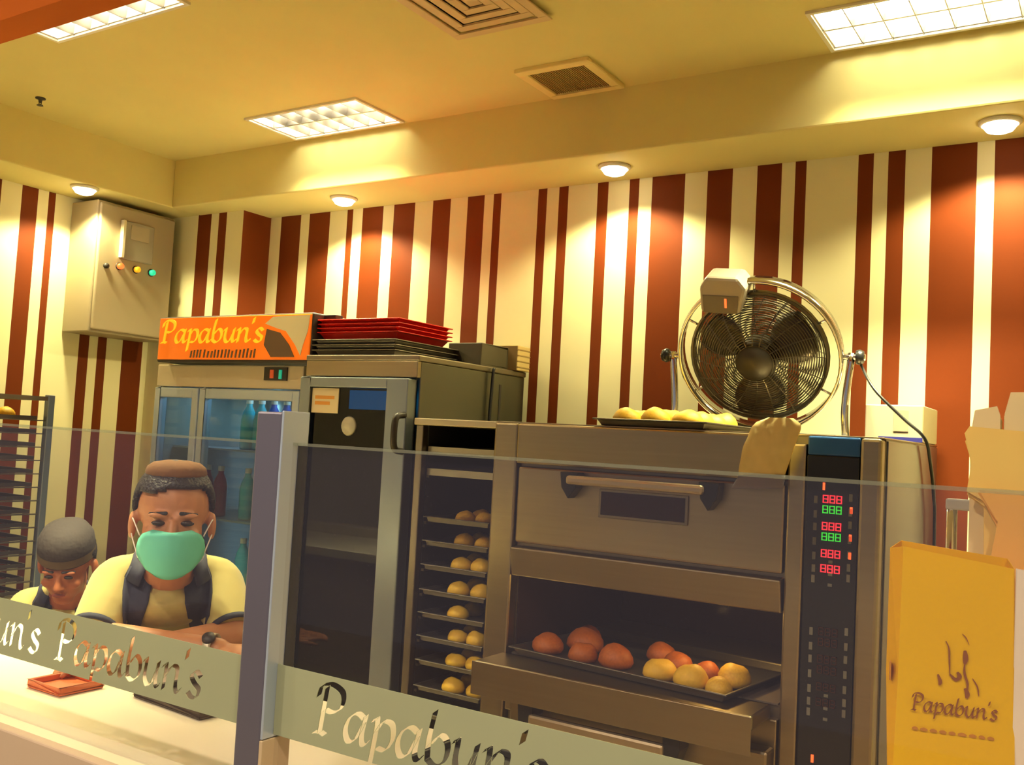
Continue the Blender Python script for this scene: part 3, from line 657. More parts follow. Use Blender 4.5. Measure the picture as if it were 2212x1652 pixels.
# sloping flange above the open deck
MB().add([V((DX0, Y0-.03, 1.192)), V((DX1, Y0-.03, 1.192)), V((DX1, Y0-.012, 1.110)), V((DX0, Y0-.012, 1.110)), V((DX0, Y0+.012, 1.196)), V((DX1, Y0+.012, 1.196)), V((DX1, Y0+.012, 1.110)), V((DX0, Y0+.012, 1.110))],
         [(0, 1, 2, 3), (5, 4, 7, 6), (4, 5, 1, 0), (3, 2, 6, 7), (4, 0, 3, 7), (1, 5, 6, 2)]).build('door_flange', STEEL, t, bev=.004)
f = MB(); f.box(DX0+.001, DX0+.004, Y0+.03, Y1-.032, .886, 1.109); f.box(DX1-.004, DX1-.001, Y0+.03, Y1-.032, .886, 1.109); f.box(DX0+.004, DX1-.004, Y1-.036, Y1-.032, .886, 1.109); f.box(DX0+.004, DX1-.004, Y0+.03, Y1-.036, 1.105, 1.109)
f.build('chamber_lining', MAROON, t)
B('deck_floor', mat('deck_stone', (.16, .12, .09), .7), t, DX0+.004, DX1-.004, Y0+.005, Y1-.036, .885, .889, bev=0)
B('ledge', STEEL, t, -1.50, -.715, 2.24, Y0-.012, .855, .889, bev=.006)
B('ledge_front', STEEL, t, -1.50, -.715, 2.236, 2.24, .80, .889, bev=.001)
B('lower_panel', STEEL, t, DX0-.0, DX1, Y0-.012, Y0+.012, .73, .853, bev=.004)
d = B('lower_door', STEEL, t, -1.43, DX1-.002, 2.33, Y0-.013, .58, .79, bev=.008)
hb = MB().box(-1.33, -.94, 2.262, 2.286, .742, .772).build('handle_bar', MATS['handle_steel'], d, bev=.008)
for x in (-1.345, -.925): MB().prism([(x-.022, .80), (x+.022, .80), (x+.026, .765), (x+.008, .715), (x-.016, .72)], 2.268, 2.33).build('handle_bracket', BLACK, hb, bev=.003)
MB().box(-1.21, -.97, 2.326, 2.331, .66, .715).build('window_pane', MATS['dark_window'], d)
B('plinth', DARK, t, X0+.02, X1-.02, Y0+.05, Y1-.02, 0, .12, bev=0)
cp = B('control_panel', BLACK, t, -.650, -.526, Y0-.012, Y0+.03, .30, 1.502, bev=.003)
B('panel_top_reflection', BLUEREFL, t, -.650, -.526, Y0-.010, Y0+.03, 1.502, ZO, bev=.004)  # blue paints in light reflected at the top of the panel
yp = Y0-.0135
def seg(x, z, wd, hh, m_, nm): MB().box(x-wd/2, x+wd/2, yp-.0015, yp+.001, z-hh/2, z+hh/2).build(nm, m_, cp)
def digit(x, z, m_, nm='display_digit'):
    q = MB(); w_, h_ = .0065, .0095; s = .0022
    for (a0, a1, b0, b1) in ((-w_, w_, h_-s, h_), (-w_, w_, -h_, -h_+s), (-w_, w_, -s/2, s/2), (-w_, -w_+s, -h_, h_), (w_-s, w_, -h_, h_)): q.box(x+a0, x+a1, yp-.0015, yp+.001, z+b0, z+b1)
    q.build(nm, m_, cp)
for base, on in ((0, True), (-.315, False)):
    for z, m_ in ((1.398, LEDR), (1.373, LEDG), (1.333, LEDR), (1.308, LEDG), (1.268, LEDR), (1.232, LEDR)):
        for dx in (-.598, -.582, -.566): digit(dx-.004, z+base, m_ if on else DIMLED)
    for z in (1.40, 1.365, 1.335, 1.30, 1.265, 1.235, 1.21):
        seg(-.625, z+base-.005, .008, .018, KEYM, 'key'); seg(-.543, z+base+.005, .008, .018, KEYM, 'key')
        if z < 1.3: seg(-.585, z+base-.016, .010, .007, KEYM, 'key')
for z in (1.385, 1.32, 1.278): seg(-.5415, z-.01, .006, .016, LEDO, 'status_led')
seg(-.607, 1.428, .005, .018, LEDO, 'status_led'); seg(-.612, .782, .006, .018, LEDO, 'status_led')

MB().lathe([(0, -.010), (.014, -.009), (.018, -.004), (.018, 0), (0, 0)], 14, Matrix.Translation((-.90, 2.52, 1.105))).build('oven_bulb', mat('bulb_glow', (1, .7, .3), .4, emit=(1, .55, .15), es=8), t, True)
L = bpy.data.lights.new('oven_lamp', 'POINT'); L.energy = 1.2; L.color = (1, .66, .18); L.shadow_soft_size = .02
lo = bpy.data.objects.new('oven_lamp', L); C.objects.link(lo); lo.parent = t; lo.location = (-.90, 2.52, 1.08)

# tray with buns pulled out of the open deck
open_tray('oven_tray', 'dark baking tray of buns pulled out of the open oven deck', 'tray', (-1.105, 2.555, 0.8905), .66, .44, .024, TRAYM, math.radians(-6.5))
def otr(u, v_):                                   # tray-local to room
    a_ = math.radians(-6.5); return (-1.105+u*math.cos(a_)-v_*math.sin(a_), 2.555+u*math.sin(a_)+v_*math.cos(a_))
for i, (u, v_, kind, lb) in enumerate([(-0.27, -0.13, 'o', 'leftmost browned bun at the front of the open oven deck'), (-0.215, -0.02, 'o', 'large browned bun second from the left in the open oven deck'), (-0.14, -0.14, 'o', 'small browned bun third from the left in the open oven deck'), (-0.045, -0.12, 'o', 'browned bun at the middle of the open oven deck'),
        (0.105, -0.14, 'p', 'pale golden bun at the left of the bright cluster in the oven'), (0.203, -0.155, 'p', 'pale golden bun at the centre of the bright cluster in the oven'), (0.273, -0.052, 'y', 'glazed golden bun at the back right of the bright oven cluster'), (0.283, -0.158, 'y', 'glazed golden bun at the front right corner of the oven tray'),
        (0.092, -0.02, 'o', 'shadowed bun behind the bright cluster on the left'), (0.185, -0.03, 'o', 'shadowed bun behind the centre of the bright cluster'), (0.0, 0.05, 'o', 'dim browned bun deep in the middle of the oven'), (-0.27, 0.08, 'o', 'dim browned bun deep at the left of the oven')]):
    x, y = otr(u, v_); bun(x, y, .894, [.095, .11, .08, .10, .092, .09, .088, .072, .084, .07, .09, .08][i], kind, lb, 'buns on the oven tray')

# tray of buns on top of the oven
open_tray('cooling_tray', 'dark tray of golden buns on top of the oven', 'tray', (-1.075, 2.60, ZO+.0045), .32, .42, .020, TRAYM, .0)
for r_, y in enumerate((2.435, 2.53, 2.625, 2.72)):
    for c_, x in enumerate((-1.165, -1.075, -.985)):
        bun(x+random.uniform(-.002, .002), y+random.uniform(-.004, .004), ZO+.0078, random.uniform(.076, .086), 'y', 'golden bun in row %s, %s column, on the oven-top tray' % (['one nearest the front', 'two', 'three', 'four at the back'][r_], ['left', 'middle', 'right'][c_]), 'buns on the oven-top tray')

# oven mitt over the oven edge
t = thing('oven_mitt', 'beige quilted oven mitt hanging over the oven edge beside the control panel', 'oven mitt', (0, 0, 0))
M = MB(); nu, nv = 12, 12; top = []; vs = []; fs = []
def mp(u, v_, side):
    xa = -.765+v_*(-.04)-.012*math.sin(v_*3); xb = -.650+v_*(-.045)
    if v_ < .12: k_ = (v_/.12)**.5; c_ = (xa+xb)/2; xa = c_+(xa-c_)*(.55+.45*k_); xb = c_+(xb-c_)*(.55+.45*k_)
    x = xa+(xb-xa)*u; z = 1.588-.148*v_; th = .020*(max(0, 1-(2*u-1)**2))**.5*min(1, .4+v_*2)
    q = .0035*(abs(math.sin(u*9+v_*9))+abs(math.sin(u*9-v_*9)))
    y = 2.352-.012*(1-v_)*0
    return V((x, y-side*(th+q*(1 if side > 0 else 0)), z))
for side in (1, -1):
    for j in range(nv+1):
        for i in range(nu+1): vs.append(mp(i/nu, j/nv, side))
N = (nu+1)*(nv+1)
for s_ in (0, N):
    for j in range(nv):
        for i in range(nu):
            a0 = s_+j*(nu+1)+i; fs.append((a0, a0+1, a0+nu+2, a0+nu+1) if s_ == 0 else (a0, a0+nu+1, a0+nu+2, a0+1))
M.add(vs, fs).build('quilted_body', CLOTH, t, True)
cf = MB(); vs = []; fs = []
for j in range(5):
    for i in range(24):
        a0 = 2*math.pi*i/24; k_ = 1+.03*j; vs.append(V((-.7475-.003*j+.058*k_*math.cos(a0), 2.348+.0255*k_*math.sin(a0), 1.446-.0085*j-.012*math.cos(a0)*(-1)*.3)))
for j in range(4):
    for i in range(24): fs.append((j*24+i, j*24+(i+1) % 24, j*24+24+(i+1) % 24, j*24+24+i))
o = cf.add(vs, fs).build('cuff', LINING, t, True); sm = o.modifiers.new('t', 'SOLIDIFY'); sm.thickness = .004

# carton on the oven
t = thing('white_carton', 'white printed carton with a blue base stripe on top of the oven', 'carton', (-.552, 3.03, ZO+.0045))
B('body', mat('white_card', (.56, .48, .36), .7, spec=.1), t, -.078, .078, -.12, .12, 0, .105)
MB().box(-.04, .0785, -.1215, -.12, .001, .014).build('blue_stripe', mat('blue_print', (.02, .02, .25), .6), t)
MB().box(.0, .04, -.1212, -.12, .03, .09).build('grey_print', mat('grey_print', (.45, .36, .26), .7), t)
B('shaded_end', mat('shaded_card', (.42, .33, .16), .8), t, .078, .0795, -.118, .118, .002, .103, bev=0)  # darker card paints shade onto the end of the carton

# ------------------------------------------------------------------ fan on the oven
FC = V((-.948, 2.90, 1.796)); TILT = math.radians(-27); FYAW = math.radians(6)
t = thing('drum_fan', 'round chrome fan with wire grille tilted down on top of the oven', 'fan', (FC.x, FC.y, ZO+.0045), FYAW)
H = FC.z-ZO-.0045
T = Matrix.Translation((0, 0, H)) @ Matrix.Rotation(-TILT, 4, 'X')          # local: front = -y
RO, RI = .247, .205
def tl(p): return T @ V(p)
n_ = (T.to_3x3() @ V((0, 1, 0)))
f = MB(); vs = []; fs = []
for i in range(64):
    a0 = 2*math.pi*i/64
    for r, y in ((RO, -.026), (RO+.005, 0), (RO, .036), (RO-.006, .034), (RO-.008, -.024)): vs.append(tl((r*math.cos(a0), y, r*math.sin(a0))))
for i in range(64):
    for j in range(5): fs.append((i*5+j, ((i+1) % 64)*5+j, ((i+1) % 64)*5+(j+1) % 5, i*5+(j+1) % 5))
f.add(vs, fs).build('outer_ring', CHROME, t, True)
for nm, ys in (('front_grille', -1), ('rear_grille', 1)):
    f = MB()
    for k in range(25):
        r = .035+(RI-.035)*k/24; y = ys*(.055*math.cos(r/RI*math.pi/2)+.012); f.ring(tl((0, y, 0)), n_, r, .0017 if k < 24 else .005, 44, 4)
    for k in range(18 if ys < 0 else 12):
        a0 = 2*math.pi*k/(18 if ys < 0 else 12)
        pts = [tl((r*math.cos(a0+.35*(1-r/RI)), ys*(.055*math.cos(r/RI*math.pi/2)+.012), r*math.sin(a0+.35*(1-r/RI)))) for r in (.03, .08, .13, .17, RI)]
        f.tube(pts, .0018, 4, False)
    f.build(nm, mat('grille_wire', (.16, .14, .11), .35, .8), t)['kind'] = 'stuff'
f = MB(); 
for k in range(6):
    a0 = math.pi/6+math.pi*k/3; MB().tube([tl((RI*math.cos(a0), 0, RI*math.sin(a0))), tl(((RO-.004)*math.cos(a0), 0, (RO-.004)*math.sin(a0)))], .004, 6).build('ring_bracket', CHROME, t, True)

MB().lathe([(0, -.05), (.05, -.048), (.062, -.03), (.062, .05), (.05, .075), (0, .078)], 24, T @ Matrix.Rotation(math.pi/2, 4, 'X')).build('motor', DARK, t, True)
MB().lathe([(0, .052), (.030, .050), (.034, .044), (0, .044)], 20, T @ Matrix.Translation((0, -.018, 0)) @ Matrix.Rotation(math.pi/2, 4, 'X')).build('badge', mat('badge_print', (.55, .36, .14), .4), t, True)
for k in range(3):
    vs = []; fs = []; a0 = 2*math.pi*k/3+.5
    for i in range(7):
        r = .05+.135*i/6; sp = .30+.45*math.sin(math.pi*(.2+.7*i/6)); 
        for j in range(5):
            q = (j/4-.5)*sp*1.6; vs.append(tl((r*math.cos(a0+q), .028*(j/4-.5)*2*(1-.3*i/6), r*math.sin(a0+q))))
    for i in range(6):
        for j in range(4): fs.append((i*5+j, i*5+j+1, i*5+j+6, i*5+j+5))
    o = MB().add(vs, fs).build('blade', mat('fan_blade', (.10, .085, .075), .3, .7), t, True); sm = o.modifiers.new('t', 'SOLIDIFY'); sm.thickness = .003
f = B('stand_base', DARK, t, -.27, .27, -.03, .03, 0, .012)
for s in (-1, 1):
    lg = MB().tube(spline([(s*.262, 0, .006), (s*.258, -.004, .10), (s*.272, 0, H+.012)]), .011, 10).build('stand_leg', CHROME, t, True)
    MB().tube([(s*.244, 0, H), (s*.31, 0, H)], .010, 10).build('pivot_bolt', CHROME, lg, True)
    MB().lathe([(0, 0), (.020, .002), (.023, .012), (.018, .024), (0, .026)], 14, Matrix.Translation((s*.282, 0, H)) @ Matrix.Rotation(s*math.pi/2, 4, 'Y')).build('clamp_knob', BLACK, lg, True)
# control head riding on the ring
Mh = T @ Matrix.Translation((-.085, -.012, .212)) @ Matrix.Rotation(math.radians(4), 4, 'Y')
ch = MB().prism([(-.062, -.05), (.056, -.05), (.075, .03), (.05, .062), (-.046, .062), (-.066, .03)], -.055, .05, Mh).build('control_head', mat('grey_plastic', (.46, .40, .32), .4), t, bev=.010)
MB().prism([(-.052, -.048), (.048, -.048), (.052, .006), (-.055, .006)], -.058, -.054, Mh).build('control_face', mat('dark_grey_plastic', (.17, .145, .12), .4), ch)
MB().prism([(.012, -.030), (.018, -.030), (.017, -.002), (.011, -.002)], -.060, -.057, Mh).build('power_led', LEDO, ch)
cb = MB().tube(spline([(-.665, 2.965, 1.79), (-.60, 2.87, 1.70), (-.52, 2.86, 1.62), (-.462, 2.87, 1.565), (-.455, 2.93, 1.50), (-.452, 2.99, 1.40), (-.452, 3.02, 1.28), (-.452, 3.05, .6), (-.452, 3.06, .02)]), .0045, 6).build('fan_cord', BLACK, None, True); tag(cb, 'thin dark cord running from the fan down the right side of the oven', 'cord')

# ------------------------------------------------------------------ people
def union(mb, voxel, smooth=6, shrink=0):
    me = mb.mesh('tmp'); o = bpy.data.objects.new('tmp', me); C.objects.link(o)
    r = o.modifiers.new('r', 'REMESH'); r.mode = 'VOXEL'; r.voxel_size = voxel
    s = o.modifiers.new('s', 'SMOOTH'); s.iterations = smooth; s.factor = .5
    dg = bpy.context.evaluated_depsgraph_get(); me2 = bpy.data.meshes.new_from_object(o.evaluated_get(dg))
    bpy.data.objects.remove(o); bpy.data.meshes.remove(me); return me2
def cap(mb, p, q, r0, r1, n=14, flat=False):
    p, q = V(p), V(q); d = (q-p).normalized(); pts = []; R = []
    if not flat:
        for k in (0.999, .8, .5): pts.append(p-d*r0*k); R.append(r0*math.sqrt(max(0.002, 1-k*k)))
    for k in range(5): pts.append(p.lerp(q, k/4)); R.append(r0+(r1-r0)*k/4)
    if not flat:
        for k in (.5, .8, .999): pts.append(q+d*r1*k); R.append(r1*math.sqrt(max(0.002, 1-k*k)))
    mb.tube(pts, R, n)
def hand(mb, W, d, nrm, side, curl=.5):
    """palm and five bent fingers from wrist W pointing along d, nrm = back of hand"""
    W, d, nrm = V(W), V(d).normalized(), V(nrm).normalized(); nrm = (nrm-d*nrm.dot(d)).normalized(); s = d.cross(nrm)*side
    M = Matrix((d, s, nrm)).transposed()
    mb.ell(W+d*.045, (.052, .040, .016), M)
    for k, (off, L) in enumerate(((-.030, .060), (-.010, .072), (.010, .076), (.030, .068))):
        b0 = W+d*.075+s*off; b1 = b0+d*L*.45-nrm*.006*curl; b2 = b1+(d*.75-nrm*.65*curl)*L*.35; b3 = b2+(d*.5-nrm*.85*curl)*L*.28
        for a_, c_, r_ in ((b0, b1, .0088), (b1, b2, .0082), (b2, b3, .0074)): cap(mb, a_, c_, r_, r_*.95, 8)
    t0 = W+d*.02+s*.03; t1 = t0+d*.025+s*.028-nrm*.008; t2 = t1+d*.03+s*.004-nrm*.008
    cap(mb, t0, t1, .012, .010, 8); cap(mb, t1, t2, .0095, .008, 8)

def person(label, base, face, zo, hp, hy, skin, mask, hatm, kind, nm):
    """base = head position on plan, face = facing direction, zo = drop of the whole figure, hp/hy = head pitch/yaw"""
    F = V((face[0], face[1], 0)).normalized(); Rr = V((-F.y, F.x, 0)); Z = V((0, 0, 1)); O = V((base[0], base[1], 0))
    def L(r, f, z): return Rr*r+F*f+Z*(z+zo)
    t = thing('person', label, 'person', O)
    HM = Matrix((Rr, F, Z)).transposed() @ Matrix.Rotation(hy, 3, 'Z') @ Matrix.Rotation(-hp, 3, 'X')
    HC = L(0, 0, 1.262)
    def h(r, f, z): return HC+HM @ V((r, f, z))
    body = MB()
    body.ell(h(0, -.012, .045), (.080, .094, .088), HM, 20, 14); body.ell(h(0, .022, -.02), (.066, .072, .085), HM, 20, 14)
    body.ell(h(0, .05, -.085), (.036, .034, .028), HM); body.ell(h(0, .0, -.06), (.06, .07, .045), HM)
    cap(body, h(0, .088, .012), h(0, .106, -.022), .009, .014, 10); body.ell(h(.012, .098, -.026), (.010, .010, .008), HM); body.ell(h(-.012, .098, -.026), (.010, .010, .008), HM)
    for s in (-1, 1):
        body.ell(h(s*.088, -.012, -.006), (.010, .022, .034), HM); body.ell(h(s*.03, .082, .028), (.026, .012, .008), HM); body.ell(h(s*.042, .066, -.022), (.022, .018, .018), HM)
    body.ell(h(0, .090, -.052), (.024, .012, .010), HM)
    cap(body, h(0, -.03, -.06), L(0, -.125, 1.085), .055, .064)
    sh = 1.105; HF = -.50 if kind == 0 else -.34
    if kind == 0: el = [(-.155, -.02, .998), (.155, -.02, .998)]; wr = [(.118, .105, .992), (-.085, .07, .980)]
    else: el = [(-.18, -.02, .88), (.18, -.02, .88)]; wr = [(-.06, .14, .90), (.08, .14, .90)]
    cap(body, L(-.10, -.14, sh), L(.10, -.14, sh), .055, .055)
    for s in (0, 1):
        sg = -1 if s == 0 else 1
        cap(body, L(sg*.122, -.135, sh-.005), L(*el[s]), .046, .040); cap(body, L(*el[s]), L(*wr[s]), .040, .027)
        d_ = L(*wr[s])-L(*el[s]); hand(body, L(*wr[s]), d_, Z, 1 if s == 0 else -1, .5)
        cap(body, L(sg*.07, -.17, 1.07), L(sg*.065, HF, .84), .085, .095)
        kn = L(sg*.10, -.42, .46) if kind == 0 else L(sg*.11, -.18, .50)
        an = Rr*sg*.10+F*HF+Z*.09
        cap(body, L(sg*.075, HF-.02, .82), kn, .078, .055); cap(body, kn, an, .052, .038); cap(body, an-Z*.04, an-Z*.045+F*.12, .035, .030)
    bo = link('body', union(body, .0052, 4), skin, t, True)
    # shirt
    sm = MB()
    cap(sm, L(-.105, -.145, sh), L(.105, -.145, sh), .066, .066); cap(sm, L(-.06, -.13, sh+.02), L(.06, -.13, sh+.02), .058, .058); sm.ell(L(0, -.075, 1.062), (.10, .055, .055), Matrix((Rr, F, Z)).transposed())
    for s in (0, 1):
        sg = -1 if s == 0 else 1
        e_ = L(*el[s]); a_ = L(sg*.118, -.14, sh-.005); cap(sm, a_, a_.lerp(e_, .55), .063, .060); cap(sm, a_.lerp(e_, .5), a_.lerp(e_, .93), .060, .056, flat=True)
        cap(sm, L(sg*.07, -.17, 1.07), L(sg*.07, HF, .84), .100, .115)
    so = link('shirt', union(sm, .008, 6), SHIRT, t, True)
    for s in (0, 1):
        e_ = L(*el[s]); a_ = L((-1 if s == 0 else 1)*.118, -.14, sh-.005); d_ = (e_-a_).normalized()
        q = MB(); q.tube([a_.lerp(e_, .86), a_.lerp(e_, .95)], [.0590, .0585], 24, False); o = q.build('sleeve_cuff', NAVY, so, True); sd = o.modifiers.new('t', 'SOLIDIFY'); sd.thickness = .003
    tr = MB()
    for sg in (-1, 1):
        kn = L(sg*.10, -.42, .46) if kind == 0 else L(sg*.11, -.18, .50); an = Rr*sg*.10+F*HF+Z*.09
        cap(tr, L(sg*.065, HF, .84), L(sg*.075, HF-.02, .80), .118, .11); cap(tr, L(sg*.075, HF-.02, .82), kn, .094, .068); cap(tr, kn, an, .066, .056, flat=True)
    link('trousers', union(tr, .012, 4), NAVY, t, True)
    for sg in (-1, 1):
        an = Rr*sg*.10+F*HF; q = MB(); q.ell(an+F*.055+Z*.035, (.048, .135, .052), Matrix((Rr, F, Z)).transposed(), 16, 10); q.v = [(a, b, max(c, 0.0)) for a, b, c in q.v]; q.build('shoe', BLACK, t, True)
    # cloth draped on the chest: rays from the front onto the shirt
    def bvh(o): return BVHTree.FromPolygons([v.co for v in o.data.vertices], [p.vertices[:] for p in o.data.polygons])
    bt = bvh(so)
    dirn = (-F-Z*.25).normalized()
    def drape(outl, name, mt_, parent, off, tree=bt, n=10, dr=dirn, frame=L):
        """outl: list of (r_left, r_right, z) rows"""
        vs = []; ok = []; fs = []
        for (ra, rb, z) in outl:
            for i in range(n+1):
                p0 = frame(ra+(rb-ra)*i/n, .6, z); p0 = p0-dr*0
                hit = tree.ray_cast(p0, dr, 2)
                if hit[0] is None: hit = tree.find_nearest(p0+dr*.6)
                vs.append(hit[0]+hit[1]*off if hit[1].dot(dr) < 0 else hit[0]-hit[1]*off)
        for j in range(len(outl)-1):
            for i in range(n): a0 = j*(n+1)+i; fs.append((a0, a0+1, a0+n+2, a0+n+1))
        me = bpy.data.meshes.new(name); me.from_pydata(vs, [], fs); o = link(name, me, mt_, parent, True)
        sd = o.modifiers.new('t', 'SOLIDIFY'); sd.thickness = .004; sd.offset = 1; return o
    z1 = 1.29
    for sg in (-1, 1):
        drape([(sg*x0, sg*x1, z) for x0, x1, z in ((.035, .088, z1+.03), (.035, .100, z1), (.037, .102, z1-.03), (.040, .100, z1-.06), (.048, .098, z1-.09), (.060, .092, z1-.12), (.064, .094, z1-.16), (.06, .096, z1-.20))], 'apron_strap', NAVY, so, .004)
    drape([(-.085, .085, z1-.185), (-.095, .095, z1-.20), (-.105, .105, z1-.22), (-.11, .11, z1-.25)], 'apron_bib', NAVY, so, .004, n=16)
    # collar
    cl = MB(); vs = []; fs = []
    for j in range(3):
        for i in range(25):
            a0 = math.radians(-140+280*i/24)+math.pi; c0 = L(0, -.11, 1.145)
            k_ = (.074, .080, .100)[j]; zz = (.024, .030, -.012)[j]
            fr_ = .5-.5*math.cos(a0)
            vs.append(c0+Rr*(math.sin(a0)*k_)+F*(-math.cos(a0)*k_*-1.0)*1.0+Z*(zz-.030*(math.cos(a0))))
    for j in range(2):
        for i in range(24): a0 = j*25+i; fs.append((a0, a0+1, a0+26, a0+25))
    me = bpy.data.meshes.new('collar'); me.from_pydata(vs, [], fs); o = link('collar', me, NAVY, so, True); sd = o.modifiers.new('t', 'SOLIDIFY'); sd.thickness = .004
    # hair shell
    hs = MB(); vs = []; fs = []; n, k = 72, 40
    keep = []
    for j in range(k+1):
        p_ = math.pi*j/k
        for i in range(n):
            a0 = 2*math.pi*i/n; d_ = V((math.sin(p_)*math.cos(a0), math.sin(p_)*math.sin(a0), math.cos(p_)))
            jit = 1+.02*noise.noise(d_*9)
            vs.append(h(d_.x*.088*jit, -.014+d_.y*.102*jit, .045+d_.z*.098*jit)); keep.append(d_)
    for j in range(k):
        for i in range(n):
            q = (j*n+i, (j+1)*n+i, (j+1)*n+(i+1) % n, j*n+(i+1) % n); c0 = sum((keep[x] for x in q), V())/4
            thr = (.40+.07*math.sin(3*c0.x+.8)+.05*noise.noise(c0*6)) if c0.y > .45 else (-.15+.53*max(0, c0.y)/.45 if c0.y > 0 else -.15+.75*c0.y)
            if c0.z > thr: fs.append(q)
    ho = hs.add(vs, fs).build('hair', HAIR, t, True); sd = ho.modifiers.new('t', 'SOLIDIFY'); sd.thickness = .012; sd.offset = -.3
    # cap
    if hatm:
        hc = MB(); vs = []; fs = []; z0_ = .108 if kind == 0 else .058
        prof = [(1.0, 0), (1.03, .02), (.98, .045), (.80, .064), (.45, .074), (0, .078)] if kind == 0 else [(1.06, -.015), (1.08, .02), (1.04, .05), (.85, .075), (.5, .09), (0, .093)]
        rr, rf = (.067, .077) if kind == 0 else (.083, .097)
        for r, z in prof:
            for i in range(28): a0 = 2*math.pi*i/28; vs.append(h(r*rr*math.cos(a0), -.012+r*rf*math.sin(a0), z0_+z*(.50 if kind == 0 else 1.10)))
        for j in range(len(prof)-1):
            for i in range(28): fs.append((j*28+i, j*28+(i+1) % 28, j*28+28+(i+1) % 28, j*28+28+i))
        co = hc.add(vs, fs).build('cap', hatm, t, True); sd = co.modifiers.new('t', 'SOLIDIFY'); sd.thickness = .004
        if kind == 1:
            q = MB(); vs = []; fs = []
            for j in range(2):
                for i in range(29): a0 = 2*math.pi*i/28; vs.append(h(1.095*rr*math.cos(a0), -.012+1.095*rf*math.sin(a0), z0_-.012+.028*j))
            for i in range(28): fs.append((i, i+1, i+30, i+29))
            q.add(vs, fs).build('cap_band', mat('olive_band', (.10, .065, .025), .8), co, True)
    for s in (-1, 1):
        q = MB(); q.ell(h(s*.031, .0850, .011), (.015, .006, .0062), HM, 14, 8); q.build('eye', EYEM, t, True)
        q = MB(); cap(q, h(s*.016, .092, .034), h(s*.05, .078, .031), .0042, .003, 8); q.build('eyebrow', HAIR, t, True)
    hb = bvh(bo); hd = (HM @ V((0, -1, 0))).normalized()
    hfr = lambda r, f, z: HC+HM @ V((r, .3, z))
    if mask:
        vs = []; fs = []; nr = 14
        rows = [(.040, -.006), (.060, -.014), (.068, -.028), (.0715, -.045), (.070, -.062), (.062, -.080), (.048, -.097), (.026, -.110)]
        for j, (hw, z) in enumerate(rows):
            for i in range(nr+1):
                r = hw*(2*i/nr-1); pl_ = .0025*(j % 2)
                vs.append(h(r, .022+(.101-.30*max(0, -z-.062)+pl_)*(max(0, 1-(r/.082)**2))**.75-(.02 if j == 0 else 0)*abs(2*i/nr-1), z-(.006*abs(2*i/nr-1)**2 if j > 4 else 0)*-1))
        for j in range(len(rows)-1):
            for i in range(nr): a0 = j*(nr+1)+i; fs.append((a0, a0+1, a0+nr+2, a0+nr+1))
        me = bpy.data.meshes.new('face_mask'); me.from_pydata(vs, [], fs); mo = link('face_mask', me, TEAL, t, True); sd = mo.modifiers.new('t', 'SOLIDIFY'); sd.thickness = .003
        for s in (-1, 1):
            for za, zb in ((0, .012), (-.05, -.02)):
                q = MB(); q.tube(spline([h(s*.069, .048, za-.022), h(s*.084, .018, (za+zb)/2), h(s*.090, -.004, zb)]), .0016, 6); q.build('ear_loop', WHITEP, mo, True)
    else:
        q = MB(); q.ell(h(0, .098, -.052), (.022, .006, .007), HM); q.build('lips', LIPM, t, True)
    if kind == 0:
        w_ = L(*wr[0]); d_ = (w_-L(*el[0])).normalized(); c0 = w_-d_*.018
        q = MB(); q.tube([c0-d_*.009, c0+d_*.009], [.033, .033], 20, False); wo = q.build('wristwatch', WATCHM, t, True); sd = wo.modifiers.new('t', 'SOLIDIFY'); sd.thickness = .003; sd.offset = 1
        sd_ = d_.cross(Z).normalized(); nn = (Z+F*.8).normalized(); nn = (nn-d_*nn.dot(d_)).normalized()
        q = MB(); q.tube([c0+nn*.033, c0+nn*.041], [.015, .014], 20); q.build('watch_face', DARK, wo, True)
    return t
person('person in a cream shirt, navy apron straps and mint face mask leaning on the counter', (-1.865, 1.50), (.779, -.627), 0, .03, 0, SKIN, True, CAPO, 0, 'a')
person('person in a dark cap bending low behind the counter at the left', (-3.04, 2.02), (.833, -.553), -.278, .42, .28, SKIN2, False, CAPD, 1, 'b')

# ------------------------------------------------------------------ paper bags on the right
t = thing('yellow_paper_bag', 'large bright yellow paper bag with brown print at the lower right', 'paper bag', (-.197, 1.50, ZT), math.radians(13))
wb, db, hb_ = .077, .05, .395
vs = [V((-wb, -db, 0)), V((wb, -db, 0)), V((wb, db, 0)), V((-wb, db, 0)), V((-wb*.93, -db*.75, hb_*.55)), V((wb*.95, -db*.8, hb_*.55)), V((wb*.95, db*.8, hb_*.55)), V((-wb*.93, db*.75, hb_*.55)),
      V((-wb*.90, -db*.62, hb_)), V((wb*.92, -db*.66, hb_-.018)), V((wb*.92, db*.55, hb_-.010)), V((-wb*.90, db*.5, hb_+.004))]
fs = [(0, 1, 5, 4), (4, 5, 9, 8), (1, 2, 6, 5), (5, 6, 10, 9), (2, 3, 7, 6), (6, 7, 11, 10), (3, 2, 1, 0)]
me = MB().add(vs, fs).mesh('b'); bo = link('bag_body', me, BAGY, t); sd = bo.modifiers.new('t', 'SOLIDIFY'); sd.thickness = .0012
bm_ = [V((-wb-.0006, -db, 0)), V((-wb-.0006, 0, 0)), V((-wb*.93-.014, 0, hb_*.55)), V((-wb*.93, -db*.75, hb_*.55)), V((-wb*.90-.016, 0, hb_*.985)), V((-wb*.90, -db*.62, hb_)), V((-wb-.0006, db, 0)), V((-wb*.93, db*.75, hb_*.55)), V((-wb*.90, db*.5, hb_+.004))]
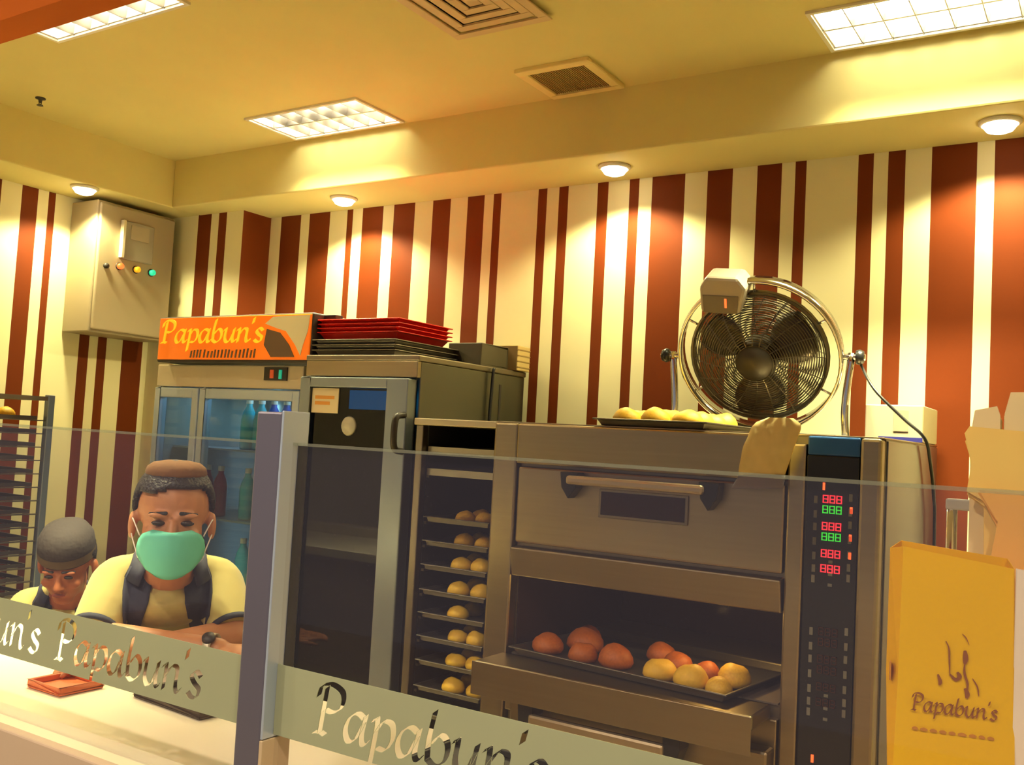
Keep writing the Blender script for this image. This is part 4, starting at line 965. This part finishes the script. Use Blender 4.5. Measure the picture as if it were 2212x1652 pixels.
me = bpy.data.meshes.new('g'); me.from_pydata(bm_, [], [(0, 3, 2, 1), (3, 5, 4, 2), (1, 2, 7, 6), (2, 4, 8, 7)]); go = link('gusset', me, mat('yellow_paper_side', (1.0, .54, .006), .6, thin=.2, spec=.08), t); sd = go.modifiers.new('t', 'SOLIDIFY'); sd.thickness = .001
def onbag(u, z):                                  # front face of the bag, u in -1..1
    k_ = min(z/(hb_*.55), 1.0); k2 = max(0, (z-hb_*.55)/(hb_*.45)); y = -db*(1-.22*k_-.14*k2)
    return y-.0008
SUB = mat('faint_ink', (.55, .22, .012), .7)
letters("Papabun's", -.052, onbag(0, .16)-.001, .175, .0128, .0135, .0008, INK, t, nib=.24, name='print_letter')
def stroke(pts, r, m_=INK, nm='print_stroke'):
    q = MB(); P_ = spline([(x, onbag(0, z)-.0006, z) for x, z in pts], 4); vs = []; fs = []
    for i, p in enumerate(P_):
        d = (P_[min(i+1, len(P_)-1)]-P_[max(i-1, 0)]).normalized(); n_ = V((-d.z, 0, d.x)); k_ = r*(.35+.65*math.sin(math.pi*(i+.5)/len(P_)))
        for s_ in (1, -1):
            for dy in (0, -.0008): vs.append(p+n_*k_*s_+V((0, dy, 0)))
    for i in range(len(P_)-1):
        a0 = i*4; b0 = a0+4; fs += [(a0, b0, b0+1, a0+1), (a0+2, a0+3, b0+3, b0+2), (a0+1, b0+1, b0+3, a0+3), (a0, a0+2, b0+2, b0)]
    q.add(vs, fs).build(nm, m_, t)
for pts, r in (([(-.012, .272), (-.008, .262), (-.007, .245), (-.006, .226)], .0011), ([(-.006, .228), (.001, .222), (.006, .225)], .0022), ([(.012, .262), (.013, .252), (.012, .244)], .0034), ([(.012, .246), (.012, .232), (.016, .218), (.015, .205)], .0016), ([(.013, .212), (.016, .205), (.015, .199)], .0030), ([(.008, .284), (.013, .279), (.017, .270)], .0006), ([(.022, .226), (.028, .216), (.030, .204)], .0010), ([(-.021, .226), (-.018, .217), (-.019, .212)], .0024), ([(.003, .232), (.006, .227), (.004, .222)], .0028)): stroke(pts, r)
x = -.052
while x < .05:
    wl = random.uniform(.006, .013); stroke([(x, .150-(x+.05)*.0), (x+wl*.5, .1508), (x+wl, .150)], .0022, SUB, 'tagline_stroke'); x += wl+.003
for (y_, z_) in ((-.028, .222), (-.018, .219)): MB().box(-wb*.955-.0085, -wb*.955-.0068, y_-.006, y_+.004, z_-.012, z_+.012).build('side_print', SUB, t)

def sheaf(name, label, outline, y, n, mt_, rz=0, group=None, gap=.0035):
    cxs = sum(p[0] for p in outline)/len(outline); z0_ = min(p[1] for p in outline)
    t = thing(name, label, 'paper bag', (cxs, y, z0_), rz, group)
    for k in range(n):
        j = [(a-cxs+random.uniform(-.0015, .0015)*(b > z0_+.05), b-z0_+random.uniform(-.005, .003)*(b > z0_+.3)-.003*k*(b > z0_+.3)) for a, b in outline]
        o = MB().prism(j, k*gap, k*gap+gap*.7).build('paper_sheet', mt_, t)
G = 'pale paper bags standing behind the yellow bag'
sheaf('paper_bag_bundle', 'tall narrow pale paper bag bundle, left of the two upright ends', [(-.196, ZT), (-.155, ZT), (-.157, 1.58), (-.161, 1.592), (-.193, 1.588), (-.198, 1.55)], 1.64, 5, KRAFT2, 0, G)
sheaf('paper_bag_bundle', 'tallest pale paper bag bundle at the right edge', [(-.152, ZT), (-.085, ZT), (-.09, 1.60), (-.118, 1.616), (-.143, 1.61), (-.152, 1.58)], 1.64, 5, KRAFT2, 0, G)
sheaf('paper_bag_bundle', 'wide crumpled kraft paper bag bundle in front of the upright pale ends', [(-.165, ZT), (-.06, ZT), (-.06, 1.545), (-.12, 1.552), (-.194, 1.556), (-.200, 1.545), (-.190, 1.50), (-.196, 1.462), (-.172, 1.45)], 1.60, 5, KRAFT, 0, G)
sheaf('paper_bag_bundle', 'short orange-brown kraft bag bundle just above the yellow bag', [(-.145, ZT), (-.05, ZT), (-.05, 1.455), (-.178, 1.466), (-.150, 1.42), (-.160, 1.36)], 1.575, 4, mat('orange_kraft', (.85, .46, .10), .75, var=.08, bump=.15, bscale=22), 0, G)
sheaf('paper_bag_bundle', 'white paper bag bundle right of the yellow bag at the frame edge', [(-.118, ZT), (-.03, ZT), (-.03, 1.36), (-.118, 1.365)], 1.475, 3, WHITEPA, 0, G)
t = thing('metal_stand', 'slim grey metal stand with a short top arm behind the yellow bag', 'stand', (-.232, 1.72, ZT))
B('base', STEELD, t, -.03, .03, -.03, .03, 0, .008); MB().tube([(0, 0, .008), (0, 0, .455)], .0085, 12).build('pole', CHROME, t, True); B('arm', mat('grey_bracket', (.42, .40, .36), .5), t, -.009, .035, -.009, .009, .44, .458)

# small glowing parts need no direct light sampling
for m_ in bpy.data.materials:
    if m_.name != 'tube_glow': m_.cycles.emission_sampling = 'NONE'
